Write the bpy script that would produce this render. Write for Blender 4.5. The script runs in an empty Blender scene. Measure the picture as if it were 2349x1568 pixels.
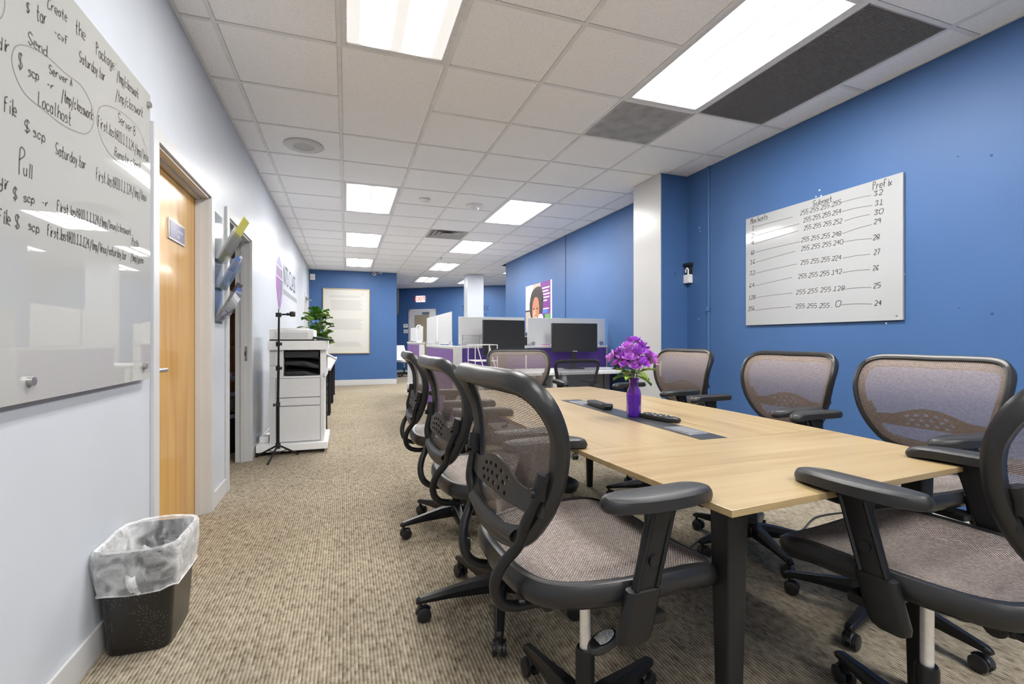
import bpy, bmesh, math, random
from mathutils import Vector, Matrix, noise
PI = math.pi
sc = bpy.context.scene
C = sc.collection

# ---------------------------------------------------------------- camera
F_PX, YAW, PCX, PCY, CAM_H = 1094.506, 0.3347, 1174.5, 778.63, 1.09
cam_d = bpy.data.cameras.new('camera')
cam_d.sensor_width = 36.0
cam_d.lens = F_PX * 36.0 / 2349.0
cam_d.shift_y = -(784.0 - PCY) / 2349.0
cam_d.clip_start = 0.02
cam = bpy.data.objects.new('camera', cam_d)
cam.location = (0, 0, CAM_H)
cam.rotation_euler = (PI / 2, 0, -YAW)
C.objects.link(cam)
sc.camera = cam

# ---------------------------------------------------------------- world and exposure
w = bpy.data.worlds.new('world'); sc.world = w; w.use_nodes = True
w.node_tree.nodes['Background'].inputs[0].default_value = (0.75, 0.82, 0.95, 1)
w.node_tree.nodes['Background'].inputs[1].default_value = 0.3
vs = sc.view_settings
vs.view_transform = 'Standard'; vs.look = 'None'; vs.gamma = 1.0
vs.exposure = 1.58
vs.use_curve_mapping = False
LAMP = 18.5           # radiance of a fluorescent tube band behind its diffuser
GLOW = 0.205          # radiance of the diffuser away from its tubes
sc.cycles.max_bounces = 6
sc.cycles.diffuse_bounces = 4
sc.cycles.glossy_bounces = 3
sc.cycles.transparent_max_bounces = 12
sc.cycles.caustics_reflective = False
sc.cycles.caustics_refractive = False
sc.cycles.adaptive_threshold = 0.04
sc.cycles.use_light_tree = False
sc.cycles.sample_clamp_indirect = 6.0

# ---------------------------------------------------------------- measuring: photograph pixel -> point on a real plane
def ray(x, y):
    u = (x - PCX) / F_PX; v = -(y - PCY) / F_PX
    c, s = math.cos(YAW), math.sin(YAW)
    return Vector((u * c + s, -u * s + c, v))
def at_x(x, y, X): r = ray(x, y); return r * (X / r.x) + Vector((0, 0, CAM_H))
def at_y(x, y, Y): r = ray(x, y); return r * (Y / r.y) + Vector((0, 0, CAM_H))
def at_z(x, y, Z): r = ray(x, y); return r * ((Z - CAM_H) / r.z) + Vector((0, 0, CAM_H))
def at_pl(x, y, p0, n):
    r = ray(x, y); o = Vector((0, 0, CAM_H)); return o + r * ((p0 - o).dot(n) / r.dot(n))

# ---------------------------------------------------------------- materials
def newmat(name):
    m = bpy.data.materials.new(name); m.use_nodes = True
    return m, m.node_tree, m.node_tree.nodes['Principled BSDF']
def srgb(r, g, b):
    f = lambda c: (c / 255 / 12.92) if c / 255 <= 0.04045 else ((c / 255 + 0.055) / 1.055) ** 2.4
    return (f(r), f(g), f(b))
def P(name, col, rough=0.5, metal=0.0, spec=0.5, grain=0.06, scale=40.0, bump=0.0, bscale=200.0, alpha=None, trans=0.0, emit=None, coat=0.0, sheen=0.0):
    """Principled material with a little procedural variation of tone and, if asked, fine relief"""
    m, nt, b = newmat(name); N = nt.nodes; L = nt.links
    b.inputs['Roughness'].default_value = rough; b.inputs['Metallic'].default_value = metal
    b.inputs['Specular IOR Level'].default_value = spec
    tc = N.new('ShaderNodeTexCoord')
    nz = N.new('ShaderNodeTexNoise'); nz.inputs['Scale'].default_value = scale; nz.inputs['Detail'].default_value = 1
    L.new(tc.outputs['Object'], nz.inputs['Vector'])
    rp = N.new('ShaderNodeValToRGB')
    rp.color_ramp.elements[0].position = 0.3; rp.color_ramp.elements[1].position = 0.7
    rp.color_ramp.elements[0].color = (*[max(0, c * (1 - grain)) for c in col], 1)
    rp.color_ramp.elements[1].color = (*[min(1, c * (1 + grain)) for c in col], 1)
    L.new(nz.outputs['Fac'], rp.inputs['Fac']); L.new(rp.outputs['Color'], b.inputs['Base Color'])
    if bump:
        n2 = N.new('ShaderNodeTexNoise'); n2.inputs['Scale'].default_value = bscale; n2.inputs['Detail'].default_value = 2
        L.new(tc.outputs['Object'], n2.inputs['Vector'])
        bp = N.new('ShaderNodeBump'); bp.inputs['Strength'].default_value = bump; bp.inputs['Distance'].default_value = 0.002
        L.new(n2.outputs['Fac'], bp.inputs['Height']); L.new(bp.outputs['Normal'], b.inputs['Normal'])
    if alpha is not None: b.inputs['Alpha'].default_value = alpha
    if trans: b.inputs['Transmission Weight'].default_value = trans
    if coat: b.inputs['Coat Weight'].default_value = coat; b.inputs['Coat Roughness'].default_value = 0.08
    if sheen: b.inputs['Sheen Weight'].default_value = sheen
    if emit: b.inputs['Emission Color'].default_value = (*emit[0], 1); b.inputs['Emission Strength'].default_value = emit[1]
    return m
def math_node(nt, op, a, b=None, c=None):
    n = nt.nodes.new('ShaderNodeMath'); n.operation = op
    for i, v in enumerate((a, b, c)):
        if v is None: continue
        if isinstance(v, (int, float)): n.inputs[i].default_value = v
        else: nt.links.new(v, n.inputs[i])
    return n.outputs[0]
def ramp(nt, fac, stops):
    r = nt.nodes.new('ShaderNodeValToRGB'); cr = r.color_ramp
    while len(cr.elements) < len(stops): cr.elements.new(0.5)
    for e, (p, c) in zip(cr.elements, stops): e.position = p; e.color = (*c, 1)
    nt.links.new(fac, r.inputs['Fac']); return r.outputs['Color']
def mixc(nt, fac, a, b, mode='MIX'):
    n = nt.nodes.new('ShaderNodeMix'); n.data_type = 'RGBA'; n.blend_type = mode
    for sock, v in ((n.inputs['Factor'], fac), (n.inputs['A'], a), (n.inputs['B'], b)):
        if isinstance(v, (int, float)): sock.default_value = v
        elif isinstance(v, tuple): sock.default_value = (*v, 1) if len(v) == 3 else v
        else: nt.links.new(v, sock)
    return n.outputs['Result']

def carpet_mat():
    m, nt, b = newmat('ribbed carpet'); N = nt.nodes; L = nt.links
    tc = N.new('ShaderNodeTexCoord'); sx = N.new('ShaderNodeSeparateXYZ'); L.new(tc.outputs['Object'], sx.inputs[0])
    PER = 0.0125
    row = math_node(nt, 'DIVIDE', sx.outputs['X'], PER)
    rid = math_node(nt, 'FLOOR', row)
    rib = math_node(nt, 'SINE', math_node(nt, 'MULTIPLY', row, 2 * PI))          # the cut and loop rows
    cmb = N.new('ShaderNodeCombineXYZ')
    L.new(math_node(nt, 'MULTIPLY', rid, 7.31), cmb.inputs[0]); L.new(math_node(nt, 'MULTIPLY', sx.outputs['Y'], 26.0), cmb.inputs[1])
    dz = N.new('ShaderNodeTexNoise'); dz.inputs['Scale'].default_value = 1.0; dz.inputs['Detail'].default_value = 2.5
    L.new(cmb.outputs[0], dz.inputs['Vector'])
    fine = N.new('ShaderNodeTexNoise'); fine.inputs['Scale'].default_value = 260; fine.inputs['Detail'].default_value = 2
    L.new(tc.outputs['Object'], fine.inputs['Vector'])
    big = N.new('ShaderNodeTexNoise'); big.inputs['Scale'].default_value = 1.3; big.inputs['Detail'].default_value = 4
    L.new(tc.outputs['Object'], big.inputs['Vector'])
    base = ramp(nt, dz.outputs['Fac'], [(0.30, (0.2315, 0.1872, 0.1328)), (0.46, (0.3744, 0.32, 0.2349)), (0.7, (0.4902, 0.4323, 0.3336))])
    dark = ramp(nt, dz.outputs['Fac'], [(0.30, (0.04725, 0.03654, 0.02646)), (0.5, (0.1323, 0.1058, 0.0756)), (0.7, (0.2835, 0.2394, 0.1733))])
    k = N.new('ShaderNodeMapRange'); k.inputs[1].default_value = -0.3; k.inputs[2].default_value = 1.0; k.inputs[4].default_value = 0.72
    L.new(rib, k.inputs[0])
    col = mixc(nt, k.outputs[0], base, dark)
    col = mixc(nt, 0.35, col, ramp(nt, fine.outputs['Fac'], [(0.3, (0.45, 0.45, 0.45)), (0.7, (1.25, 1.25, 1.25))]), 'MULTIPLY')
    col = mixc(nt, 0.5, col, ramp(nt, big.outputs['Fac'], [(0.3, (0.80, 0.79, 0.78)), (0.7, (1.08, 1.08, 1.08))]), 'MULTIPLY')
    L.new(col, b.inputs['Base Color']); b.inputs['Roughness'].default_value = 0.95; b.inputs['Specular IOR Level'].default_value = 0.1
    bp = N.new('ShaderNodeBump'); bp.inputs['Strength'].default_value = 0.6; bp.inputs['Distance'].default_value = 0.003
    L.new(math_node(nt, 'SUBTRACT', fine.outputs['Fac'], math_node(nt, 'MULTIPLY', rib, 0.5)), bp.inputs['Height']); L.new(bp.outputs['Normal'], b.inputs['Normal'])
    return m
def wood_mat(name, c0, c1, c2, axis, rough=0.35, gs=1.0, coat=0.0, swirl=0.6):
    m, nt, b = newmat(name); N = nt.nodes; L = nt.links
    tc = N.new('ShaderNodeTexCoord'); mp = N.new('ShaderNodeMapping'); L.new(tc.outputs['Object'], mp.inputs['Vector'])
    s = [34.0, 34.0, 34.0]; s[axis] = 1.6
    mp.inputs['Scale'].default_value = [q * gs for q in s]
    n1 = N.new('ShaderNodeTexNoise'); n1.inputs['Scale'].default_value = 1.0; n1.inputs['Detail'].default_value = 5; n1.inputs['Distortion'].default_value = swirl
    L.new(mp.outputs[0], n1.inputs['Vector'])
    mp2 = N.new('ShaderNodeMapping'); L.new(tc.outputs['Object'], mp2.inputs['Vector'])
    s2 = [7.0, 7.0, 7.0]; s2[axis] = 0.7
    mp2.inputs['Scale'].default_value = [q * gs for q in s2]
    n2 = N.new('ShaderNodeTexNoise'); n2.inputs['Scale'].default_value = 1.0; n2.inputs['Detail'].default_value = 3; n2.inputs['Distortion'].default_value = 1.2
    L.new(mp2.outputs[0], n2.inputs['Vector'])
    f = math_node(nt, 'ADD', math_node(nt, 'MULTIPLY', n1.outputs['Fac'], 0.6), math_node(nt, 'MULTIPLY', n2.outputs['Fac'], 0.4))
    L.new(ramp(nt, f, [(0.33, c0), (0.5, c1), (0.66, c2)]), b.inputs['Base Color'])
    b.inputs['Roughness'].default_value = rough
    if coat: b.inputs['Coat Weight'].default_value = coat; b.inputs['Coat Roughness'].default_value = 0.12
    return m
def mesh_mat(name, thread, thread2, gap, uvscale=1.0, opac=0.9):
    """woven chair mesh: short threads row by row; between the threads one looks through"""
    m, nt, b = newmat(name); N = nt.nodes; L = nt.links
    tc = N.new('ShaderNodeTexCoord')
    br = N.new('ShaderNodeTexBrick'); br.offset = 0.5
    L.new(tc.outputs['UV'], br.inputs['Vector'])
    br.inputs['Scale'].default_value = uvscale
    br.inputs['Brick Width'].default_value = 0.0070; br.inputs['Row Height'].default_value = 0.0042
    br.inputs['Mortar Size'].default_value = gap; br.inputs['Mortar Smooth'].default_value = 0.3; br.inputs['Bias'].default_value = 0.0
    br.inputs['Color1'].default_value = (*thread, 1); br.inputs['Color2'].default_value = (*thread2, 1); br.inputs['Mortar'].default_value = (*[c * 0.25 for c in thread], 1)
    L.new(br.outputs['Color'], b.inputs['Base Color'])
    b.inputs['Roughness'].default_value = 0.55; b.inputs['Specular IOR Level'].default_value = 0.35
    # the threads are round, so the gaps close up when the cloth is seen at a slant
    lw = N.new('ShaderNodeLayerWeight'); lw.inputs[0].default_value = 0.5
    full = math_node(nt, 'ADD', opac, math_node(nt, 'MULTIPLY', lw.outputs['Facing'], 3.0*(1-opac)))
    a = math_node(nt, 'MULTIPLY', math_node(nt, 'SUBTRACT', 1.0, math_node(nt, 'MULTIPLY', br.outputs['Fac'], 0.85)), math_node(nt, 'MINIMUM', full, 1.0))
    L.new(a, b.inputs['Alpha'])
    return m
def tile_mat():
    m, nt, b = newmat('mineral fibre tile'); N = nt.nodes; L = nt.links
    tc = N.new('ShaderNodeTexCoord'); g = N.new('ShaderNodeNewGeometry')
    v = N.new('ShaderNodeTexVoronoi'); v.inputs['Scale'].default_value = 85; L.new(g.outputs['Position'], v.inputs['Vector'])
    n = N.new('ShaderNodeTexNoise'); n.inputs['Scale'].default_value = 60; n.inputs['Detail'].default_value = 4; L.new(g.outputs['Position'], n.inputs['Vector'])
    n3 = N.new('ShaderNodeTexNoise'); n3.inputs['Scale'].default_value = 1.1; L.new(g.outputs['Position'], n3.inputs['Vector'])
    pit = N.new('ShaderNodeMapRange'); pit.inputs[1].default_value = 0.10; pit.inputs[2].default_value = 0.20; pit.inputs[3].default_value = 1; pit.inputs[4].default_value = 0
    L.new(v.outputs['Distance'], pit.inputs[0])
    sel = math_node(nt, 'MULTIPLY', pit.outputs[0], math_node(nt, 'GREATER_THAN', n.outputs['Fac'], 0.52))
    col = ramp(nt, n.outputs['Fac'], [(0.3, (0.91, 0.907, 0.905)), (0.7, (0.97, 0.969, 0.968))])
    col = mixc(nt, sel, col, (0.36, 0.35, 0.34))
    col = mixc(nt, 0.6, col, ramp(nt, n3.outputs['Fac'], [(0.35, (0.965, 0.962, 0.955)), (0.65, (1, 1, 1))]), 'MULTIPLY')
    L.new(col, b.inputs['Base Color']); b.inputs['Roughness'].default_value = 0.9; b.inputs['Specular IOR Level'].default_value = 0.15
    return m
def paint_mat(name, col, rough, spec=0.5, var=0.03):
    m, nt, b = newmat(name); N = nt.nodes; L = nt.links
    g = N.new('ShaderNodeNewGeometry')
    n = N.new('ShaderNodeTexNoise'); n.inputs['Scale'].default_value = 2.2; n.inputs['Detail'].default_value = 4; L.new(g.outputs['Position'], n.inputs['Vector'])
    L.new(ramp(nt, n.outputs['Fac'], [(0.3, tuple(c * (1 - var) for c in col)), (0.7, tuple(min(1, c * (1 + var)) for c in col))]), b.inputs['Base Color'])
    b.inputs['Roughness'].default_value = rough; b.inputs['Specular IOR Level'].default_value = spec
    n2 = N.new('ShaderNodeTexNoise'); n2.inputs['Scale'].default_value = 160; n2.inputs['Detail'].default_value = 2; L.new(g.outputs['Position'], n2.inputs['Vector'])
    bp = N.new('ShaderNodeBump'); bp.inputs['Strength'].default_value = 0.06; bp.inputs['Distance'].default_value = 0.001
    L.new(n2.outputs['Fac'], bp.inputs['Height']); L.new(bp.outputs['Normal'], b.inputs['Normal'])
    return m
def lamp_mat(name, tubes, axis):
    """prismatic diffuser: glows brighter over each of the tubes behind it"""
    m, nt, b = newmat(name); N = nt.nodes; L = nt.links
    tc = N.new('ShaderNodeTexCoord'); sx = N.new('ShaderNodeSeparateXYZ'); L.new(tc.outputs['Object'], sx.inputs[0])
    x = sx.outputs['X']
    tot = None
    for t in tubes:
        d = math_node(nt, 'ABSOLUTE', math_node(nt, 'SUBTRACT', x, t))
        k = N.new('ShaderNodeMapRange'); k.interpolation_type = 'SMOOTHSTEP'
        k.inputs[1].default_value = 0.035; k.inputs[2].default_value = 0.088; k.inputs[3].default_value = 1; k.inputs[4].default_value = 0
        L.new(d, k.inputs[0]); tot = k.outputs[0] if tot is None else math_node(nt, 'MAXIMUM', tot, k.outputs[0])
    ey = math_node(nt, 'ABSOLUTE', sx.outputs['Y'])
    k2 = N.new('ShaderNodeMapRange'); k2.interpolation_type = 'SMOOTHSTEP'
    k2.inputs[1].default_value = 0.44; k2.inputs[2].default_value = 0.575; k2.inputs[3].default_value = 1; k2.inputs[4].default_value = 0
    L.new(ey, k2.inputs[0])
    s = math_node(nt, 'ADD', math_node(nt, 'MULTIPLY', math_node(nt, 'MULTIPLY', tot, k2.outputs[0]), LAMP - GLOW), GLOW)
    b.inputs['Base Color'].default_value = (0.8, 0.8, 0.8, 1); b.inputs['Roughness'].default_value = 0.4
    b.inputs['Emission Color'].default_value = (1.0, 0.985, 0.955, 1)
    L.new(s, b.inputs['Emission Strength'])
    m.cycles.emission_sampling = 'FRONT'
    return m
def glass_mat(name, col, rough=0.02, alpha=0.2, refl=0.6):
    """thin clear pane or shell: a tinted see-through layer, a little milky body, and a Fresnel reflection"""
    m, nt, b = newmat(name); N = nt.nodes; L = nt.links
    out = N['Material Output']
    tr = N.new('ShaderNodeBsdfTransparent'); tr.inputs[0].default_value = (*col, 1)
    gl = N.new('ShaderNodeBsdfGlossy'); gl.inputs['Roughness'].default_value = rough
    b.inputs['Base Color'].default_value = (*col, 1); b.inputs['Roughness'].default_value = 0.3
    mx = N.new('ShaderNodeMixShader'); mx.inputs[0].default_value = alpha
    L.new(tr.outputs[0], mx.inputs[1]); L.new(b.outputs[0], mx.inputs[2])
    fr = N.new('ShaderNodeFresnel'); fr.inputs[0].default_value = 1.35
    m2 = N.new('ShaderNodeMixShader'); L.new(math_node(nt, 'MULTIPLY', fr.outputs[0], refl), m2.inputs[0])
    L.new(mx.outputs[0], m2.inputs[1]); L.new(gl.outputs[0], m2.inputs[2]); L.new(m2.outputs[0], out.inputs[0])
    return m

M = {}
M['carpet'] = carpet_mat()
M['blue'] = paint_mat('blue wall paint', (0.0515, 0.1202, 0.2806), 0.50, 0.30, 0.04)
M['white_wall'] = paint_mat('white semigloss wall paint', (0.5154, 0.5453, 0.5939), 0.37, 0.32)
M['white_trim'] = paint_mat('white gloss trim paint', (0.5426, 0.5426, 0.5426), 0.3, 0.5)
M['grey_room'] = paint_mat('grey side room paint', (0.55, 0.56, 0.58), 0.6)
M['tile'] = tile_mat()
M['grid'] = P('painted ceiling grid', (0.78, 0.78, 0.765), 0.5, grain=0.05, scale=8)
M['lamp2'] = lamp_mat('two tube diffuser', (-0.115, 0.115), 0)
M['lamp3'] = lamp_mat('three tube diffuser', (-0.18, 0.0, 0.18), 0)
M['lamp_frame'] = P('lamp frame enamel', (0.72, 0.72, 0.72), 0.35)
M['vent_dark'] = P('dusty egg crate', (0.27, 0.27, 0.275), 0.6)
M['black_void'] = P('black duct lining', (0.012, 0.012, 0.013), 0.9)
M['vent_grey'] = P('perforated grey steel', (0.36, 0.355, 0.345), 0.6, grain=0.18, scale=9)
M['oak_x'] = wood_mat('pale oak laminate across', (0.2402, 0.1638, 0.0752), (0.3094, 0.2257, 0.1155), (0.3458, 0.262, 0.1423), 0, 0.33)
M['oak_y'] = wood_mat('pale oak laminate along', (0.2402, 0.1638, 0.0752), (0.3094, 0.2257, 0.1155), (0.3458, 0.262, 0.1423), 1, 0.33)
M['oak_edge'] = wood_mat('oak edge band', (0.42, 0.28, 0.12), (0.52, 0.36, 0.17), (0.58, 0.42, 0.22), 0, 0.45)
M['door_wood'] = wood_mat('varnished birch', (0.43, 0.2021, 0.0301), (0.5676, 0.301, 0.0559), (0.6364, 0.3784, 0.0946), 2, 0.28, 0.6, coat=0.25, swirl=0.8)
M['shelf_wood'] = wood_mat('brown shelf wood', (0.32, 0.16, 0.07), (0.48, 0.25, 0.11), (0.64, 0.36, 0.16), 2, 0.5)
M['table_metal'] = P('black powder coated steel', (0.012, 0.012, 0.013), 0.42, 0.0, 0.25, bump=0.1, bscale=600)
M['strip_black'] = P('black anodised strip', (0.025, 0.025, 0.028), 0.35)
M['brushed'] = P('brushed aluminium', (0.62, 0.62, 0.64), 0.28, 0.9)
M['socket_grey'] = P('grey socket lid', (0.16, 0.165, 0.18), 0.35)
M['nylon'] = P('black nylon', (0.0078, 0.0078, 0.0087), 0.36, 0, 0.34, bump=0.12, bscale=500)
M['nylon_grey'] = P('charcoal chair frame plastic', (0.0156, 0.0156, 0.0168), 0.33, 0, 0.38, bump=0.1, bscale=500)
M['pad'] = P('soft urethane arm pad', (0.016, 0.0165, 0.018), 0.40, 0, 0.36, bump=0.2, bscale=900)
M['chrome'] = P('chromed gas spring', (0.85, 0.85, 0.86), 0.22, 0.55)
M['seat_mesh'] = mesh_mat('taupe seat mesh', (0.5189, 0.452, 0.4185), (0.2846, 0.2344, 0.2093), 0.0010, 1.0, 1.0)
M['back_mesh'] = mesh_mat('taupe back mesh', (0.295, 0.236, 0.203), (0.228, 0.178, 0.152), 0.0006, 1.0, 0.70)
M['black_mesh'] = mesh_mat('black task chair mesh', (0.03, 0.03, 0.035), (0.05, 0.05, 0.055), 0.0007, 1.0, 0.93)
M['board'] = P('white glass writing surface', (0.3754, 0.3754, 0.3628), 0.012, 0, 0.5, grain=0.015, scale=2)
M['board_r'] = P('white gloss panel', (0.3754, 0.3847, 0.3941), 0.08, 0, 0.5, grain=0.015, scale=2)
M['glass_edge'] = P('grey green glass edge', (0.42, 0.45, 0.44), 0.1)
M['ink'] = P('dry erase ink', (0.045, 0.042, 0.032), 0.6)
M['ink_soft'] = P('thin dry erase ink', (0.17, 0.165, 0.15), 0.6)
M['steel'] = P('satin steel', (0.45, 0.44, 0.43), 0.3, 0.9)
M['plate'] = P('violet grey name plate', (0.16, 0.145, 0.25), 0.35)
M['plate_text'] = P('pale engraved text', (0.55, 0.55, 0.66), 0.5)
M['printer'] = P('light grey printer plastic', (0.7068, 0.7068, 0.7115), 0.42, grain=0.02, bump=0.05, bscale=700)
M['printer_w'] = P('white printer plastic', (0.88, 0.88, 0.88), 0.35, grain=0.02)
M['printer_seam'] = P('printer seam shadow gap', (0.16, 0.16, 0.165), 0.7)
M['black_plastic'] = P('black plastic', (0.016, 0.016, 0.018), 0.35)
M['dark_screen'] = P('matte monitor screen', (0.0196, 0.0196, 0.0189), 0.45, grain=0.02)
M['white_plastic'] = P('white plastic', (0.78, 0.78, 0.77), 0.35)
M['purple'] = P('purple fabric panel', (0.185, 0.095, 0.30), 0.85, grain=0.12, scale=300)
M['purple_dark'] = P('deep violet fabric panel', (0.075, 0.035, 0.21), 0.85, grain=0.12, scale=300)
M['part_grey'] = P('light grey partition metal', (0.60, 0.60, 0.60), 0.45)
M['screen_white'] = P('frosted white screen', (0.72, 0.73, 0.745), 0.35, 0, 0.5, grain=0.01, alpha=0.97)
M['desk_white'] = P('white desk laminate', (0.76, 0.76, 0.77), 0.35)
M['leaf'] = P('green leaf', (0.055, 0.16, 0.022), 0.35, grain=0.45, scale=14)
M['leaf_light'] = P('light green leaf', (0.20, 0.33, 0.05), 0.4, grain=0.35, scale=18)
M['petal'] = P('violet petal', (0.38, 0.065, 0.60), 0.5, grain=0.4, scale=28, sheen=0.3)
M['petal_light'] = P('light violet petal', (0.58, 0.18, 0.74), 0.5, grain=0.35, scale=28, sheen=0.3)
M['stem'] = P('green stem', (0.16, 0.22, 0.05), 0.5)
M['vase'] = glass_mat('purple glass', (0.36, 0.10, 0.78), 0.03, 0.16, 0.3)
M['bin_black'] = P('speckled black bin plastic', (0.014, 0.013, 0.012), 0.3, grain=0.2)
M['cream_paper'] = P('cream printed paper', (0.54, 0.53, 0.495), 0.7, grain=0.015)
M['print_grey'] = P('faint grey print', (0.43, 0.425, 0.41), 0.7, grain=0.06, scale=60)
M['gold_frame'] = P('dull gold frame', (0.40, 0.31, 0.17), 0.4, 0.4)
M['clear_acrylic'] = glass_mat('clear acrylic', (0.93, 0.95, 0.97), 0.04, 0.10)
M['red'] = P('red sign letter', (0.62, 0.05, 0.03), 0.5, emit=((1.0, 0.12, 0.08), 0.35))
M['exit_white'] = P('exit sign face', (0.8, 0.74, 0.72), 0.4, emit=((1.0, 0.85, 0.82), 0.25))
M['tan_glass'] = P('dim tan room behind door glass', (0.30, 0.25, 0.17), 0.3)
M['navy_text'] = P('navy wall lettering', (0.01, 0.03, 0.10), 0.5)
M['table_top_beige'] = P('beige laminate', (0.58, 0.55, 0.49), 0.4)
def flat(name, r, g, b): 
    M[name] = P(name, srgb(r, g, b), 0.55, grain=0.03); return M[name]
# ---------------------------------------------------------------- mesh builder
class MB:
    def __init__(s): s.v = []; s.f = []; s.uv = None
    def add(s, vs, fs):
        o = len(s.v); s.v += [tuple(p) for p in vs]; s.f += [tuple(i + o for i in f) for f in fs]; return s
    def box(s, lo, hi, mtx=None):
        x0, y0, z0 = lo; x1, y1, z1 = hi
        p = [Vector(q) for q in ((x0,y0,z0),(x1,y0,z0),(x1,y1,z0),(x0,y1,z0),(x0,y0,z1),(x1,y0,z1),(x1,y1,z1),(x0,y1,z1))]
        if mtx is not None: p = [mtx @ q for q in p]
        return s.add(p, [(0,3,2,1),(4,5,6,7),(0,1,5,4),(1,2,6,5),(2,3,7,6),(3,0,4,7)])
    def ring(s, c, r, n, ax, ay): return [Vector(c) + ax * (r * math.cos(2*PI*i/n)) + ay * (r * math.sin(2*PI*i/n)) for i in range(n)]
    def cyl(s, p0, p1, r0, r1=None, n=14):
        r1 = r0 if r1 is None else r1; p0 = Vector(p0); p1 = Vector(p1)
        d = (p1 - p0).normalized(); a = Vector((0,0,1)) if abs(d.z) < .9 else Vector((1,0,0))
        ax = d.cross(a).normalized(); ay = d.cross(ax)
        vs = s.ring(p0, r0, n, ax, ay) + s.ring(p1, r1, n, ax, ay)
        fs = [(i, (i+1) % n, n+(i+1) % n, n+i) for i in range(n)] + [tuple(range(n))[::-1], tuple(range(n, 2*n))]
        return s.add(vs, fs)
    def tube(s, pts, r, n=8, closed=False, rs=None, flatten=None):
        pts = [Vector(p) for p in pts]; k = len(pts); vs = []; up = None
        for i, p in enumerate(pts):
            a = pts[(i-1) % k] if (closed or i) else p; b = pts[(i+1) % k] if (closed or i < k-1) else p
            t = (b - a).normalized()
            if up is None:
                up = Vector((0,0,1)) if abs(t.z) < .9 else Vector((1,0,0))
            ax = t.cross(up)
            if ax.length < 1e-6: ax = t.orthogonal()
            ax.normalize(); ay = ax.cross(t).normalized(); up = ay
            rr = r if rs is None else rs[i]
            fx, fy = flatten or (1, 1)
            vs += [p + ax * (rr*fx*math.cos(2*PI*j/n)) + ay * (rr*fy*math.sin(2*PI*j/n)) for j in range(n)]
        fs = []
        for i in range(k if closed else k-1):
            o = i*n; q = ((i+1) % k)*n
            fs += [(o+j, o+(j+1) % n, q+(j+1) % n, q+j) for j in range(n)]
        if not closed: fs += [tuple(range(n))[::-1], tuple(range((k-1)*n, k*n))]
        return s.add(vs, fs)
    def lathe(s, prof, n=20, c=(0,0,0), capb=True, capt=True):
        c = Vector(c); vs = []
        for r, z in prof: vs += [c + Vector((r*math.cos(2*PI*i/n), r*math.sin(2*PI*i/n), z)) for i in range(n)]
        k = len(prof); fs = []
        for j in range(k-1): fs += [(j*n+i, j*n+(i+1) % n, (j+1)*n+(i+1) % n, (j+1)*n+i) for i in range(n)]
        if capb: fs.append(tuple(range(n))[::-1])
        if capt: fs.append(tuple(range((k-1)*n, k*n)))
        return s.add(vs, fs)
    def prism(s, out, f0, f1):
        """closed outline (list of 2D points) carried by f0 and f1: 2D -> 3D"""
        n = len(out); vs = [f0(*p) for p in out] + [f1(*p) for p in out]
        fs = [tuple(range(n))[::-1], tuple(range(n, 2*n))] + [(i, (i+1) % n, n+(i+1) % n, n+i) for i in range(n)]
        return s.add(vs, fs)
    def loft(s, rings, capa=True, capb=True):
        n = len(rings[0]); k = len(rings); vs = [p for r in rings for p in r]; fs = []
        for j in range(k-1): fs += [(j*n+i, j*n+(i+1) % n, (j+1)*n+(i+1) % n, (j+1)*n+i) for i in range(n)]
        if capa: fs.append(tuple(range(n))[::-1])
        if capb: fs.append(tuple(range((k-1)*n, k*n)))
        return s.add(vs, fs)
    def grid(s, fn, nu, nv):
        vs = [fn(i/nu, j/nv) for j in range(nv+1) for i in range(nu+1)]
        fs = [(j*(nu+1)+i, j*(nu+1)+i+1, (j+1)*(nu+1)+i+1, (j+1)*(nu+1)+i) for j in range(nv) for i in range(nu)]
        return s.add(vs, fs)
    def mesh(s, name, mat, smooth=True, bevel=0.0, segs=2, fixn=True):
        me = bpy.data.meshes.new(name); me.from_pydata([tuple(p) for p in s.v], [], s.f)
        if s.uv is not None:
            ul = me.uv_layers.new(name='UVMap')
            for lp in me.loops: ul.data[lp.index].uv = s.uv[lp.vertex_index]
        bm = bmesh.new(); bm.from_mesh(me)
        if fixn: bmesh.ops.recalc_face_normals(bm, faces=bm.faces)
        if bevel:
            es = [e for e in bm.edges if len(e.link_faces) == 2 and e.calc_face_angle(0) > 0.6]
            bv = bmesh.ops.bevel(bm, geom=es, offset=bevel, segments=segs, affect='EDGES', profile=0.6, clamp_overlap=True)
        for f in bm.faces: f.smooth = smooth and not bevel
        if bevel and smooth:
            for f in bv['faces']: f.smooth = True
        if smooth:
            for e in bm.edges:
                if len(e.link_faces) == 2 and e.calc_face_angle(0) > 0.75: e.smooth = False
        bm.to_mesh(me); bm.free()
        me.materials.append(M[mat] if isinstance(mat, str) else mat)
        return me
    def build(s, name, mat, parent=None, smooth=True, bevel=0.0, segs=2, fixn=True):
        return link(name, s.mesh(name, mat, smooth, bevel, segs, fixn), parent)
def link(name, me, parent=None, loc=None):
    o = bpy.data.objects.new(name, me); C.objects.link(o)
    if parent is not None: o.parent = parent
    if loc is not None: o.location = loc
    return o
def tag(o, label, cat, group=None):
    o['label'] = label; o['category'] = cat
    if group: o['group'] = group
    return o
def thing(name, label, cat, loc=(0,0,0), rz=0.0, group=None):
    o = bpy.data.objects.new(name, None); C.objects.link(o); o.location = loc; o.rotation_euler = (0, 0, rz)
    o.empty_display_size = 0.1
    return tag(o, label, cat, group)
def struct(o): o['kind'] = 'structure'; return o
def copy_tree(o, parent=None):
    c = o.copy(); C.objects.link(c); c.parent = parent
    for ch in list(o.children): copy_tree(ch, c)
    return c
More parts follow.
